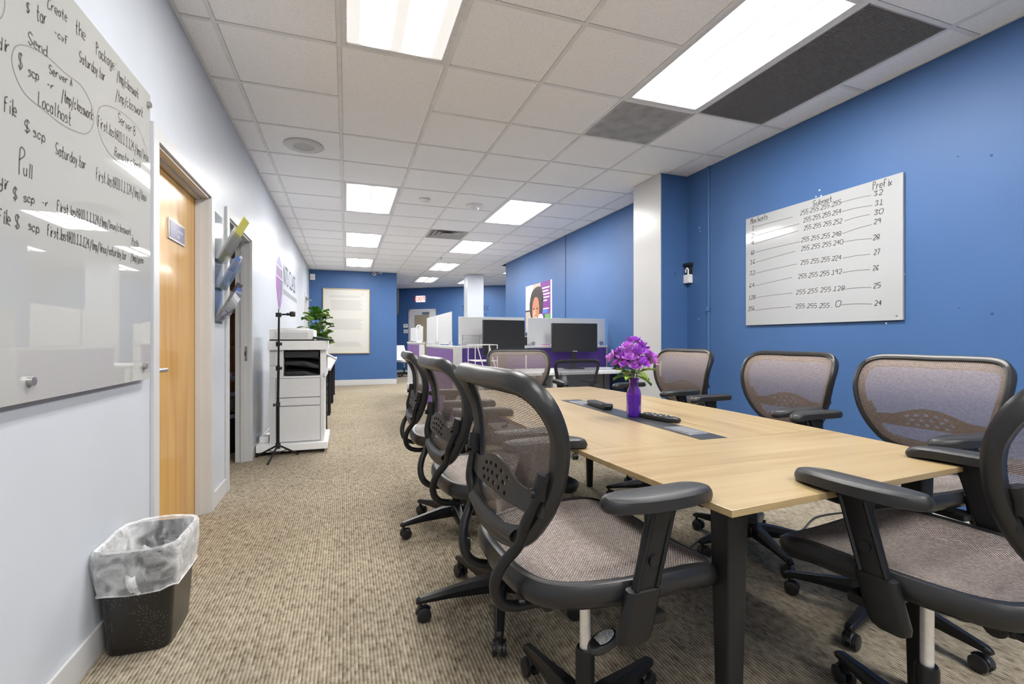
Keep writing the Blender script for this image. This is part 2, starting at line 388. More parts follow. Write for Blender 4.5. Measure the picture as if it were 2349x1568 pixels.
def boxo(name, lo, hi, mat, parent=None, bevel=0.0):
    """a box as its own object with the origin at its centre, so its material follows it"""
    c = [(a+b)/2 for a, b in zip(lo, hi)]
    o = MB().box([a-q for a, q in zip(lo, c)], [b-q for b, q in zip(hi, c)]).build(name, mat, parent, smooth=bevel > 0, bevel=bevel)
    o.location = c
    return o
def catmull(pts, per=6, closed=True):
    pts = [Vector(p) for p in pts]; n = len(pts); out = []
    rng = range(n) if closed else range(n-1)
    for i in rng:
        if closed: a, b, c, d = pts[(i-1) % n], pts[i], pts[(i+1) % n], pts[(i+2) % n]
        else: a, b, c, d = pts[max(i-1, 0)], pts[i], pts[i+1], pts[min(i+2, n-1)]
        for j in range(per):
            t = j/per
            out.append(0.5*((2*b) + (c-a)*t + (2*a-5*b+4*c-d)*t*t + (3*b-a-3*c+d)*t**3))
    if not closed: out.append(pts[-1])
    return out
def rrect(w, h, r, n=5, cx=0, cy=0):
    out = []
    for sx, sy, a0 in ((1,1,0),(-1,1,PI/2),(-1,-1,PI),(1,-1,1.5*PI)):
        for i in range(n+1):
            a = a0 + PI/2*i/n; out.append((cx+sx*(w/2-r)+r*math.cos(a), cy+sy*(h/2-r)+r*math.sin(a)))
    return out

# ---------------------------------------------------------------- the room
XL, XR, H = -0.813, 3.25, 2.732
YB = -4.6; YBACK = 12.05
T = 0.6096; GX, GY = -0.0374, 2.8334        # one crossing of the ceiling grid
fl = MB().box((-3.2, -5.0, -0.12), (8.5, 19.0, 0.0)).build('floor', 'carpet', smooth=False); struct(fl)

# left wall with two door openings and a far one
D1 = (2.565, 3.46, 1.985); D2 = (3.945, 4.82, 1.975); D3 = (10.75, 11.60, 2.0)
mb = MB(); y = YB
for a, b, h in (D1, D2, D3):
    mb.box((XL-0.115, y, 0), (XL, a, H)); mb.box((XL-0.115, a, h), (XL, b, H)); y = b
mb.box((XL-0.115, y, 0), (XL, YBACK+0.1, H))
wl = struct(mb.build('wall_left', 'white_wall', smooth=False))
wr = struct(MB().box((XR, YB, 0), (XR+0.12, 4.0, H)).build('wall_right', 'blue', smooth=False))
wn = struct(MB().box((XL-0.115, YB-0.1, 0), (XR+0.12, YB, H)).build('wall_near', 'white_wall', smooth=False))
wb = struct(MB().box((XL-0.115, YBACK, 0), (1.18, YBACK+0.12, H)).box((1.06, YBACK+0.12, 0), (1.18, 16.4, H)).build('wall_back', 'blue', smooth=False))
wrf = struct(MB().box((3.26, 4.42, 0), (3.38, 9.79, H)).box((3.38, 9.67, 0), (8.2, 9.79, H)).box((8.1, 9.79, 0), (8.2, 18.0, H)).build('wall_right_far', 'blue', smooth=False))
# pilaster: blue towards the meeting area, white on its room side
pil = struct(MB().box((2.935, 3.965, 0), (3.25, 4.42, H)).build('wall_pilaster', 'blue', smooth=False))
pw = MB().box((2.925, 3.960, 0), (2.935, 4.424, H)).build('white_facing', 'white_trim', pil, smooth=False)
FW0 = Vector((1.61, 15.75, 0)); FWD = Vector((4.43-1.61, 13.73-15.75, 0)).normalized(); FWN = Vector((-FWD.y, FWD.x, 0)) * -1
if FWN.y > 0: FWN = -FWN
def far_box(s0, s1, z0, z1, d0, d1, mb=None):
    """box along the slanting far wall: s along it, d out of it towards the room"""
    mb = mb or MB()
    mt = Matrix(((FWD.x, FWN.x, 0, FW0.x), (FWD.y, FWN.y, 0, FW0.y), (0, 0, 1, 0), (0, 0, 0, 1)))
    return mb.box((s0, d0, z0), (s1, d1, z1), mt)
struct(far_box(-0.9, 8.5, 0, H, -0.12, 0).build('wall_far', 'blue', smooth=False))
colm = struct(MB().box((2.86, 11.6, 0), (3.275, 11.98, H)).build('wall_column', 'white_wall', smooth=False))
# painted conduit strip and wall seam on the right wall
struct(MB().cyl((XR-0.004, 3.66, 0.1), (XR-0.004, 3.66, H), 0.014, n=10).cyl((XR-0.012, 3.66, 1.36), (XR-0.012, 3.66, 1.40), 0.02, n=10).build('trim_1', 'blue'))
M['seam'] = P('dark blue seam', (0.02, 0.06, 0.19), 0.5)
struct(MB().box((3.254, 6.80, 0.1), (3.2605, 6.83, H)).build('trim_2', 'seam', smooth=False))
# chips in the paint and screw holes
M['chip'] = P('bare plaster chip', (0.72, 0.74, 0.76), 0.8)
M['hole'] = P('dark wall plug', (0.02, 0.045, 0.13), 0.7)
for k, (px, py, r) in enumerate(((1880, 436, .006), (1884, 449, .006), (1872, 451, .005), (1605, 522, .006), (1603, 731, .005), (2073, 628, .007), (2033, 741, .006), (1606, 530, .004))):
    p = at_x(px, py, XR); MB().cyl((XR+0.001, p.y, p.z), (XR-0.0015, p.y, p.z), r, n=9).build('paint_chip', 'chip', wr)
for k, (px, py, r) in enumerate(((2274, 356, .006), (2198, 359, .004), (2276, 719, .006), (2200, 706, .004), (1658, 517, .005), (1687, 520, .004), (1655, 731, .004), (1655, 750, .004), (1686, 741, .004))):
    p = at_x(px, py, XR); MB().cyl((XR+0.001, p.y, p.z), (XR-0.0015, p.y, p.z), r, n=9).build('screw_hole', 'hole', wr)
p = at_y(1548, 628, 3.965); MB().cyl((p.x, 3.967, p.z-.02), (p.x+.012, 3.9635, p.z+.02), .004, n=7).build('scuff_mark', 'hole', pil)

# baseboards
def baseb(name, lo, hi): return struct(MB().box(lo, hi).build(name, 'white_trim', smooth=True, bevel=0.004))
baseb('baseboard_left', (XL, YB, 0), (XL+0.012, D1[0]-.07, 0.105))
baseb('baseboard_left.001', (XL, D1[1]+.07, 0), (XL+0.012, D2[0]-.07, 0.105))
baseb('baseboard_left.002', (XL, D2[1]+.07, 0), (XL+0.012, D3[0]-.07, 0.105))
baseb('baseboard_back', (XL, YBACK-.012, 0), (1.18, YBACK, 0.13))
baseb('baseboard_right', (XR-.012, YB, 0), (XR, 3.965, 0.105))
baseb('baseboard_right_far', (3.248, 4.43, 0), (3.26, 9.79, 0.105))
struct(far_box(-.5, 8, 0, .11, 0, .012).build('baseboard_far', 'white_trim', smooth=False))

# door frames (casing and jambs)
def door_frame(name, y0, y1, h, depth):
    mb = MB(); c = 0.066; t = 0.016
    mb.box((XL, y0-c, 0), (XL+t, y0, h+c)); mb.box((XL, y1, 0), (XL+t, y1+c, h+c)); mb.box((XL, y0, h), (XL+t, y1, h+c))
    f = struct(mb.build(name, 'white_trim', smooth=True, bevel=0.003))
    MB().box((XL-depth, y0-.001, 0), (XL+.002, y0+.012, h)).box((XL-depth, y1-.012, 0), (XL+.002, y1+.001, h)).box((XL-depth, y0, h-.012), (XL+.002, y1, h+.001)).build('jamb', 'white_trim', f, smooth=False)
    MB().box((XL-depth*.62, y0+.012, 0), (XL-depth*.62+.03, y0+.024, h-.012)).box((XL-depth*.62, y1-.024, 0), (XL-depth*.62+.03, y1-.012, h-.012)).box((XL-depth*.62, y0+.012, h-.024), (XL-depth*.62+.03, y1-.012, h-.012)).build('door_stop', 'white_trim', f, smooth=False)
    return f
door_frame('trim_3', *D1, 0.115)
df2 = door_frame('trim_4', *D2, 0.117)
MB().box((XL-.062, D2[1]-.0145, .90), (XL-.022, D2[1]-.0115, 1.03)).build('strike_plate', 'steel', df2, smooth=False)
MB().box((XL-.048, D2[1]-.016, .945), (XL-.034, D2[1]-.0142, .985)).build('strike_hole', 'black_void', df2, smooth=False)
door_frame('trim_5', *D3, 0.115)
# door 1: varnished wood leaf
d1 = struct(boxo('door_1', (XL-.115, D1[0]+.014, .008), (XL-.073, D1[1]-.014, D1[2]-.014), 'door_wood', None, 0.002))
def onworld(o, parent):
    """keep o's world place while making it a part of parent"""
    o.parent = parent; o.matrix_parent_inverse = Matrix.Translation(parent.location).inverted(); return o
hx = XL-.073
mb = MB().cyl((hx, 2.645, .945), (hx+.012, 2.645, .945), .032, n=20).cyl((hx+.01, 2.645, .945), (hx+.055, 2.645, .945), .012)
mb.tube([(hx+.052, 2.64, .945), (hx+.056, 2.68, .945), (hx+.056, 2.75, .943), (hx+.05, 2.775, .943)], .011, 10)
onworld(mb.build('lever_handle', 'steel'), d1)
onworld(MB().cyl((hx, 2.645, 1.03), (hx+.016, 2.645, 1.03), .027, n=18).cyl((hx+.016, 2.645, 1.03), (hx+.022, 2.645, 1.03), .016, n=14).build('deadbolt', 'steel'), d1)
a = at_x(384, 481, hx); b_ = at_x(421, 524, hx)
pl = onworld(MB().box((hx-.001, a.y, 1.625), (hx+.008, b_.y, 1.735)).build('name_plate', 'brushed', smooth=True, bevel=.002), d1)
q = MB().box((hx+.006, a.y+.012, 1.635), (hx+.0095, b_.y-.012, 1.725)).build('plate_face', 'plate', smooth=False); q.parent = pl
for k_, (u0, u1, z_) in enumerate(((.14, .40, 1.688), (.48, .84, 1.686), (.46, .62, 1.655))):
    W_ = b_.y-a.y; mb = MB(); n_ = 14
    for i_ in range(n_):
        y_ = a.y+W_*(u0+(u1-u0)*i_/n_); h_ = .006+.006*abs(math.sin(i_*2.1+k_)); mb.box((hx+.009, y_, z_-h_*.5), (hx+.0099, y_+W_*(u1-u0)/n_*.6, z_+h_))
    q = mb.build('engraved_line', 'plate_text', smooth=False); q.parent = pl
# far small door on the left wall
d3 = struct(boxo('door_3', (XL-.11, D3[0]+.014, .008), (XL-.07, D3[1]-.014, D3[2]-.014), 'white_trim', None, 0.002))
onworld(MB().box((XL-.07, 11.0, 1.88), (XL-.01, 11.25, 1.95)).tube([(XL-.02, 11.1, 1.95), (XL+.10, 11.35, 1.955), (XL-.01, 11.5, 1.99)], .012, 6).build('door_closer', 'steel'), d3)

# side room behind the open doorway
mb = MB().box((-2.7, 3.3, 0), (-2.6, 6.3, H)).box((-2.7, 3.2, 0), (XL-.115, 3.3, H)).box((-2.7, 6.3, 0), (XL-.115, 6.4, H))
struct(mb.build('wall_side_room', 'grey_room', smooth=False))
struct(MB().box((-2.7, 3.2, 2.6), (XL-.115, 6.4, 2.65)).build('ceiling_side_room', 'white_trim', smooth=False))

# ---------------------------------------------------------------- ceiling
ceil = struct(MB().box((-3.2, YB-.2, H+.10), (8.6, 19.0, H+.16)).build('ceiling', 'black_void', smooth=False))
lamps2 = [(0, -2), (0, 4), (0, 8), (0, 12), (3, 12), (3, 16), (5, 16), (6, 12), (9, 12), (9, 16), (0, -6), (0, -10)]
lamps3 = [(3, -2), (3, 4), (3, 8), (3, -6), (3, -10)]
taken = {}
for i, j in lamps2 + lamps3: taken[(i, j)] = taken[(i, j+1)] = 1
for c in ((4, -2), (4, -1), (3, 0), (2, 7)): taken[c] = 1
merged = {(0, 0)}
rows = range(-13, 26); cols = range(-2, 14)
def cell(i, j): return GX+i*T, GX+(i+1)*T, GY+j*T, GY+(j+1)*T
g = 0.011
mcache = {}
rest = MB()
def in_room(i, j):
    x0, x1, y0, y1 = cell(i, j)
    if x1 < XL+.05 or x0 > 8.1: return False
    if y0 > 9.75: return not (x1 < 1.1 and y0 > YBACK)
    return x0 < XR+.05
for j in rows:
    for i in cols:
        if (i, j) in taken or not in_room(i, j): continue
        if (i, j-1) in merged: continue
        x0, x1, y0, y1 = cell(i, j)
        if (i, j) in merged: y1 += T
        x0 = max(x0, XL-g); 
        if y0 < 9.7: x1 = min(x1, XR+.02+g)
        # wall stubs cut the tiles of the pilaster corner only visually; tiles rest on the grid flanges
        wx, wy = round(x1-x0-2*g, 4), round(y1-y0-2*g, 4)
        if wx < .03: continue
        c = Vector(((x0+x1)/2, (y0+y1)/2, H+.004))
        if j < -4 or (y0 > 13.5) or (i > 7):
            rest.box((c.x-wx/2, c.y-wy/2, c.z), (c.x+wx/2, c.y+wy/2, c.z+.016)); continue
        if (wx, wy) not in mcache:
            mcache[(wx, wy)] = MB().box((-wx/2, -wy/2, 0), (wx/2, wy/2, .016)).mesh('ceiling_tile', 'tile', smooth=True, bevel=.003, segs=1)
        link('ceiling_tile', mcache[(wx, wy)], ceil, c)
r_ = rest.build('ceiling_tile_field', 'tile', ceil, smooth=False); r_['kind'] = 'stuff'
for i in range(-1, 14):
    x = GX+i*T; y1 = 18.0 if x > 1.1 else YBACK; y0 = YB if x < XR else 9.7
    if x > 8.1: continue
    MB().box((x-.012, y0, H), (x+.012, y1, H+.004)).box((x-.002, y0, H+.004), (x+.002, y1, H+.045)).build('main_runner', 'grid', ceil, smooth=False)
for j in range(-13, 26):
    y = GY+j*T
    mb = MB(); xe = 8.1 if y > 9.75 else XR; xs = XL if y < YBACK else 1.18
    # the cross tee is left out where a lamp or a long tile spans it
    spans = []; x = xs
    i = math.floor((xs-GX)/T + 1e-6)
    while x < xe-1e-6:
        nx = min(GX+(i+1)*T, xe)
        gap = ((i, j) in [(a, b+1) for a, b in lamps2+lamps3]) or ((i, j-1) in merged) or ((i, j) == (4, -1))
        if not gap: mb.box((x, y-.0118, H+.0002), (nx, y+.0118, H+.004))
        x = nx; i += 1
    mb.build('cross_tee', 'grid', ceil, smooth=False)
# wall angle along the edges
MB().box((XL, YB, H-.001), (XL+.018, YBACK, H+.003)).build('wall_angle', 'grid', ceil, smooth=False)
MB().box((XR-.018, YB, H-.001), (XR, 3.965, H+.003)).box((3.242, 4.42, H-.001), (3.26, 9.79, H+.003)).build('wall_angle', 'grid', ceil, smooth=False)
MB().box((XL, YBACK-.018, H-.001), (1.18, YBACK, H+.003)).build('wall_angle', 'grid', ceil, smooth=False)

LLAB = {(0, -2): 'wide two-tube ceiling light nearest the whiteboard wall, at the top edge', (3, -2): 'largest bright ceiling light beside the dark egg-crate grille',
        (0, 4): 'two-tube ceiling light, second in the row along the whiteboard wall', (0, 8): 'ceiling light, third in the row along the whiteboard wall',
        (0, 12): 'ceiling light just before the blue wall with the framed print', (3, 4): 'bright ceiling light right of the smoke detector',
        (3, 8): 'ceiling light just beyond the square grey air diffuser', (3, 12): 'ceiling light between the diffuser row and the white column',
        (3, 16): 'small far ceiling light above the exit sign', (5, 16): 'far ceiling light half hidden by the white column', (6, 12): 'far ceiling light cut off by the blue poster wall',
        (9, 12): 'added unseen ceiling light over the open office beyond the poster wall', (9, 16): 'farthest added ceiling light, unseen, over the open office on the right',  # hidden pair, added to brighten the far wall and exit door
        (0, -6): 'ceiling light just behind the viewer on the whiteboard side', (3, -6): 'ceiling light just behind the viewer on the blue wall side',
        (0, -10): 'rearmost ceiling light on the whiteboard side', (3, -10): 'rearmost ceiling light on the blue wall side'}
def troffer(i, j, mat):
    x0, x1, y0, y1 = cell(i, j); y1 += T
    cx_, cy_ = (x0+x1)/2, (y0+y1)/2
    t = thing('ceiling_light', LLAB[(i, j)], 'light', (cx_, cy_, H), 0, 'fluorescent ceiling lights')
    hw, hl = T/2-.011, T-.011
    mb = MB(); o, q = .0, .030
    for lo, hi in (((-hw, -hl, .001), (-hw+q, hl, .02)), ((hw-q, -hl, .001), (hw, hl, .02)), ((-hw+q, -hl, .001), (hw-q, -hl+q, .02)), ((-hw+q, hl-q, .001), (hw-q, hl, .02))): mb.box(lo, hi)
    mb.build('lamp_frame', 'lamp_frame', t, bevel=.003)
    MB().add([(-hw+q, -hl+q, .006), (-hw+q, hl-q, .006), (hw-q, hl-q, .006), (hw-q, -hl+q, .006)], [(0, 1, 2, 3)]).build('diffuser', mat, t, smooth=False, fixn=False)
    MB().box((-hw, -hl, .05), (hw, hl, .06)).build('housing', 'lamp_frame', t, smooth=False)
for i, j in lamps2: troffer(i, j, 'lamp2')
for i, j in lamps3: troffer(i, j, 'lamp3')
t = thing('ceiling_light', 'added dim round ceiling light, out of view inside the side room', 'light', (-1.75, 4.6, 2.6), 0, 'fluorescent ceiling lights')  # unseen lamp added to brighten the shelves behind the doorway
MB().lathe([(.17, -.0005), (.17, -.03), (.155, -.035)], 28, capb=False, capt=False).build('lamp_rim', 'lamp_frame', t)
M['added_dim_lamp'] = P('added dim opal lamp', (.7, .7, .7), .4, emit=((1.0, .93, .82), 1.6))
MB().lathe([(.0, -.058), (.09, -.052), (.155, -.034)], 28, capb=False, capt=False).build('opal_bowl', 'added_dim_lamp', t)
# egg-crate return grille
x0, x1, y0, y1 = cell(4, -2); y1 += T
t = thing('return_air_grille', 'dark egg-crate return air grille beside the big ceiling light', 'vent', ((x0+x1)/2, (y0+y1)/2, H))
mb = MB(); hw, hl = T/2-.012, T-.012; st = .0145
k = -hw
while k < hw: mb.box((k-.0008, -hl, .002), (k+.0008, hl, .018)); k += st
k = -hl
while k < hl: mb.box((-hw, k-.0008, .002), (hw, k+.0008, .018)); k += st
gr = mb.build('egg_crate', 'vent_dark', t, smooth=False); gr['kind'] = 'stuff'
MB().box((-hw, -hl, .06), (hw, hl, .065)).build('duct_back', 'black_void', t, smooth=False)
mb = MB()
for lo, hi in (((-hw, -hl, 0), (-hw+.008, hl, .014)), ((hw-.008, -hl, 0), (hw, hl, .014)), ((-hw, -hl, 0), (hw, -hl+.008, .014)), ((-hw, hl-.008, 0), (hw, hl, .014))): mb.box(lo, hi)
mb.build('grille_frame', 'vent_grey', t, smooth=False)
# perforated panel and supply diffuser
x0, x1, y0, y1 = cell(3, 0)
t = thing('ceiling_vent', 'flat grey perforated air panel at the end of the big light', 'vent', ((x0+x1)/2, (y0+y1)/2, H))
MB().box((-.292, -.292, .002), (.292, .292, .008)).build('panel', 'vent_grey', t, smooth=False)
mb = MB()
for s in (-1, 1): mb.box((s*.292-.006, -.292, 0), (s*.292+.006, .292, .004)).box((-.292, s*.292-.006, 0), (.292, s*.292+.006, .004))
mb.build('panel_edge', 'grid', t, smooth=False)
x0, x1, y0, y1 = cell(2, 7)
t = thing('air_diffuser', 'dusty square grey air diffuser in the middle of the ceiling', 'vent', ((x0+x1)/2, (y0+y1)/2, H))
for k in range(4):
    h0 = .292-.07*k; h1 = h0-.058; z = .002+.004*k
    mb = MB()
    mb.add([(sx*h0, sy*h0, z) for sx, sy in ((-1,-1),(1,-1),(1,1),(-1,1))] + [(sx*h1, sy*h1, z+.016) for sx, sy in ((-1,-1),(1,-1),(1,1),(-1,1))], [(a, (a+1) % 4, 4+(a+1) % 4, 4+a) for a in range(4)])
    mb.build('louvre', 'vent_grey', t, smooth=False)
MB().box((-.08, -.08, .006), (.08, .08, .010)).build('centre_plate', 'vent_grey', t, smooth=False)
MB().box((-.292, -.292, .03), (.292, .292, .035)).build('duct_back', 'vent_grey', t, smooth=False)
# round loudspeaker, detectors
p = at_z(697, 334, H)
t = thing('ceiling_speaker', 'round white loudspeaker set in the ceiling near the door', 'speaker', (p.x, p.y, H))
MB().lathe([(.155, .004), (.158, -.004), (.150, -.009), (.085, -.010), (.083, -.004)], 36, capb=False, capt=False).build('speaker_ring', 'white_trim', t)
M['spk'] = P('grey speaker cloth', (0.50, 0.50, 0.49), 0.8)
MB().lathe([(.0, -.008), (.083, -.008), (.086, -.002)], 30, capb=False).build('speaker_grille', 'spk', t)
for k in range(4):
    a = PI/4+k*PI/2; MB().lathe([(.004, -.0095), (.004, -.011)], 8, c=(.13*math.cos(a), .13*math.sin(a), 0)).build('screw', 'steel', t)
p = at_z(974, 457, H)
t = thing('motion_sensor', 'small low white dome sensor on the ceiling', 'sensor', (p.x, p.y, H))
MB().lathe([(.062, .004), (.062, -.012), (.05, -.024), (.0, -.027)], 24, capt=False).build('dome', 'white_plastic', t)
MB().lathe([(.064, .004), (.066, -.004), (.062, -.006)], 24, capb=False, capt=False).build('collar', 'white_trim', t)
p = at_z(1088, 471, H)
t = thing('smoke_detector', 'white smoke detector with flared base, larger of the two ceiling domes', 'detector', (p.x, p.y, H))
MB().lathe([(.098, .004), (.098, -.016), (.085, -.024)], 28, capb=False, capt=False).build('base_ring', 'white_plastic', t)
MB().lathe([(.085, -.022), (.06, -.03), (.048, -.055), (.0, -.058)], 28, capb=False, capt=False).build('sensor_dome', 'white_plastic', t)
p = at_z(1012, 591, H)
t = thing('sprinkler_head', 'tiny dark sprinkler head between the far ceiling lights', 'sprinkler', (p.x, p.y, H))
MB().lathe([(.03, 0.002), (.03, -.004), (.008, -.006), (.008, -.03), (.022, -.032), (.022, -.034)], 14).build('sprinkler', 'steel', t)
# ---------------------------------------------------------------- mesh conference chair
def interp(pts, x):
    if x <= pts[0][0]: return pts[0][1]
    for (a, b), (c, d), k in zip(pts, pts[1:], range(len(pts))):
        if x <= c:
            t = (x-a)/(c-a)
            m0 = (d-b) if k == 0 else (d-pts[k-1][1])*(c-a)/(c-pts[k-1][0])
            m1 = (d-b) if k+2 >= len(pts) else (pts[k+2][1]-b)*(c-a)/(pts[k+2][0]-a)
            return (2*t**3-3*t*t+1)*b + (t**3-2*t*t+t)*m0 + (-2*t**3+3*t*t)*d + (t**3-t*t)*m1
    return pts[-1][1]
PROF = [(.60, -.275), (.65, -.256), (.70, -.240), (.76, -.227), (.82, -.222), (.88, -.226), (.94, -.244), (.99, -.271), (1.03, -.305)]
def FB(s, h): return Vector((interp(PROF, h) + .22*s*s, s, h))
def nrm(Fn, a, b, sign):
    e = 1e-3; n = (Fn(a+e, b)-Fn(a-e, b)).cross(Fn(a, b+e)-Fn(a, b-e)).normalized()
    return n if n.x*sign[0] + n.y*sign[1] + n.z*sign[2] > 0 else -n
def loop2d(ctrl, per=5): return [(p.x, p.y) for p in catmull([(a, b, 0) for a, b in ctrl], per)]
half = [(0, 1.010), (.12, 1.011), (.215, 1.006), (.259, .975), (.270, .915), (.262, .85), (.240, .77), (.203, .70), (.160, .655), (.09, .634)]
back_out = loop2d(half + [(0, .630)] + [(-a, b) for a, b in half[:0:-1]])
def offset2d(loop, d):
    n = len(loop); out = []
    for i, (x, y) in enumerate(loop):
        ax, ay = loop[i-1]; bx, by = loop[(i+1) % n]; tx, ty = bx-ax, by-ay; L = math.hypot(tx, ty)
        out.append((x+ty/L*d, y-tx/L*d))
    return out
def orient(loop):
    A = sum(loop[i-1][0]*loop[i][1]-loop[i][0]*loop[i-1][1] for i in range(len(loop)))
    return loop if A > 0 else loop[::-1]          # counter-clockwise: offset2d(+) goes outward
back_out = orient(back_out)
def sweep(loop, Fn, sign, section, deep=None):
    rings = []
    offs = [offset2d(loop, o) for o, _ in section]
    n = len(loop); k = len(section); mb = MB(); vs = []
    for i in range(n):
        for j, (o, f) in enumerate(section):
            a, b = offs[j][i]; vs.append(Fn(a, b) + nrm(Fn, a, b, sign)*(f if (deep is None or f > -.002) else f*deep(b)))
    fs = [(i*k+j, i*k+(j+1) % k, ((i+1) % n)*k+(j+1) % k, ((i+1) % n)*k+j) for i in range(n) for j in range(k)]
    return mb.add(vs, fs)
def membrane(loop, Fn, sign, fwd, rings=9, flip=False):
    n = len(loop); cx_ = sum(p[0] for p in loop)/n; cy_ = sum(p[1] for p in loop)/n
    mb = MB(); vs = [Fn(cx_, cy_) + nrm(Fn, cx_, cy_, sign)*fwd]; uv = [(cx_, cy_)]
    for r in range(1, rings+1):
        t = r/rings
        for x, y in loop:
            a, b = cx_+(x-cx_)*t, cy_+(y-cy_)*t; vs.append(Fn(a, b) + nrm(Fn, a, b, sign)*fwd); uv.append((a, b))
    fs = [(0, 1+i, 1+(i+1) % n) for i in range(n)]
    for r in range(rings-1):
        o = 1+r*n; q = o+n; fs += [(o+i, q+i, q+(i+1) % n, o+(i+1) % n) for i in range(n)]
    mb.add(vs, fs); mb.uv = [(v, u) for u, v in uv] if flip else uv
    return mb
CH = {}
BS = (1, 0, 0)
CH['back_frame'] = sweep(back_out, FB, BS, [(.013, .002), (.009, .011), (0, .014), (-.008, .010), (-.010, .001), (-.030, -.003), (-.032, -.010), (-.012, -.020), (.004, -.019), (.012, -.010)], lambda h: 1+.55*max(0, min(1, (h-.90)/.10))).mesh('back_frame', 'nylon_grey')
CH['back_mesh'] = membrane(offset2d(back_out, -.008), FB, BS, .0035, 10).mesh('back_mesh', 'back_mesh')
# seat
SH = [(-.242, 0), (-.236, .12), (-.205, .190), (-.12, .232), (.0, .248), (.12, .250), (.205, .236), (.250, .180), (.262, .09)]
seat_out = orient(loop2d(SH + [(.264, 0)] + [(a, -b) for a, b in SH[:0:-1]]))
def FS(x, y):
    z = .560 + .22*y*y - .012*max(0, 1-(x/.25)**2-(y/.25)**2)
    if x > .10: z -= 1.35*(x-.10)**2
    if x < -.15: z += .9*(x+.15)**2
    return Vector((x, y, z))
SS = (0, 0, 1)
CH['seat_frame'] = sweep(seat_out, FS, SS, [(-.012, .0005), (0, .005), (.012, .001), (.018, -.012), (.016, -.034), (.004, -.050), (-.022, -.054), (-.034, -.030), (-.030, -.006)]).mesh('seat_frame', 'nylon_grey')
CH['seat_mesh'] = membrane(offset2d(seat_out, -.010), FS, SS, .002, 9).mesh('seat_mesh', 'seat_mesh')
pan = offset2d(seat_out, -.03)
mb = MB(); mb.prism(pan, lambda a, b: FS(a, b)+Vector((0, 0, -.052)), lambda a, b: FS(a, b)+Vector((0, 0, -.046)))
CH['seat_pan'] = mb.mesh('seat_pan', 'nylon')
mb = MB().box((-.13, -.085, .468), (.11, .085, .520)).box((-.20, -.12, .474), (-.08, .12, .505)).cyl((-.17, -.13, .488), (-.17, .13, .488), .022).box((-.035, -.282, .482), (.035, .282, .505))
CH['tilt_mechanism'] = mb.mesh('tilt_mechanism', 'nylon', bevel=.006)
mb = MB().tube(catmull([(.02, -.10, .478), (.05, -.16, .452), (.035, -.195, .425), (-.02, -.175, .405)], 5, False), .0045, 8)
CH['height_lever'] = mb.mesh('height_lever', 'black_plastic')
mb = MB(); mb.loft([[Vector((-.055+(.034+.0)*k*math.cos(a)*1.15, -.172+.026*k*math.sin(a), z+(.010*math.cos(a)))) for a in [2*PI*i/16 for i in range(16)]] for k, z in ((.75, .385), (1.0, .392), (1.0, .400), (.85, .407))])
CH['lever_paddle'] = mb.mesh('lever_paddle', 'black_plastic')
M['paddle_label'] = P('grey instruction sticker', (0.55, 0.55, 0.53), 0.5, grain=.35, scale=160)
mb = MB(); mb.loft([[Vector((-.055+.034*k*math.cos(a)*1.15, -.172+.026*k*math.sin(a), z+(.010*math.cos(a)))) for a in [2*PI*i/16 for i in range(16)]] for k, z in ((.7, .4072), (.68, .4082))])
CH['paddle_sticker'] = mb.mesh('paddle_sticker', 'paddle_label')
# lumbar plate behind the mesh: a perforated band between two clips
def lum_z(s): return .735 + .020*math.cos(s/.2*PI/2)
mb = MB(); NU = 26; W = .232
top = lambda s: .775 + .030*max(0, math.cos(min(1, abs(s)/.13)*PI/2)) - .012*(abs(s)/W)
bot = lambda s: .705 + .012*(1-abs(s)/W) - .045*0 + .018*(abs(s)/W)**2
cols_ = []
def lum(s, v, d): 
    h = bot(s)+(top(s)-bot(s))*v; q = FB(s, h); return q + nrm(FB, s, h, BS)*d
NV = 8; vs = []; fs = []; holes = set()
for i in range(NU):
    for j in range(NV):
        s = (i+.5)/NU*2-1
        if 8 <= i <= 17 and j in (1, 3, 5) and ((i + (1 if j == 3 else 0)) % 2 == 0): holes.add((i, j))
def vid(i, j, b): return b*(NU+1)*(NV+1) + j*(NU+1) + i
for b_, d in ((0, -.016), (1, -.022)):
    for j in range(NV+1):
        for i in range(NU+1): vs.append(lum((i/NU*2-1)*W, j/NV, d - .010*max(0, 1-abs(i/NU*2-1)**2)))
for i in range(NU):
    for j in range(NV):
        if (i, j) in holes:
            for (a, b_, c, d) in (((i, j), (i+1, j), 0, 0), ((i+1, j), (i+1, j+1), 0, 0), ((i+1, j+1), (i, j+1), 0, 0), ((i, j+1), (i, j), 0, 0)):
                fs.append((vid(*a, 0), vid(*b_, 0), vid(*b_, 1), vid(*a, 1)))
        else: fs += [(vid(i, j, 0), vid(i+1, j, 0), vid(i+1, j+1, 0), vid(i, j+1, 0)), (vid(i, j, 1), vid(i, j+1, 1), vid(i+1, j+1, 1), vid(i+1, j, 1))]
for i in range(NU): fs += [(vid(i, 0, 0), vid(i, 0, 1), vid(i+1, 0, 1), vid(i+1, 0, 0)), (vid(i, NV, 0), vid(i+1, NV, 0), vid(i+1, NV, 1), vid(i, NV, 1))]
for j in range(NV): fs += [(vid(0, j, 0), vid(0, j+1, 0), vid(0, j+1, 1), vid(0, j, 1)), (vid(NU, j, 0), vid(NU, j, 1), vid(NU, j+1, 1), vid(NU, j+1, 0))]
CH['lumbar_support'] = MB().add(vs, fs).mesh('lumbar_support', 'nylon_grey')
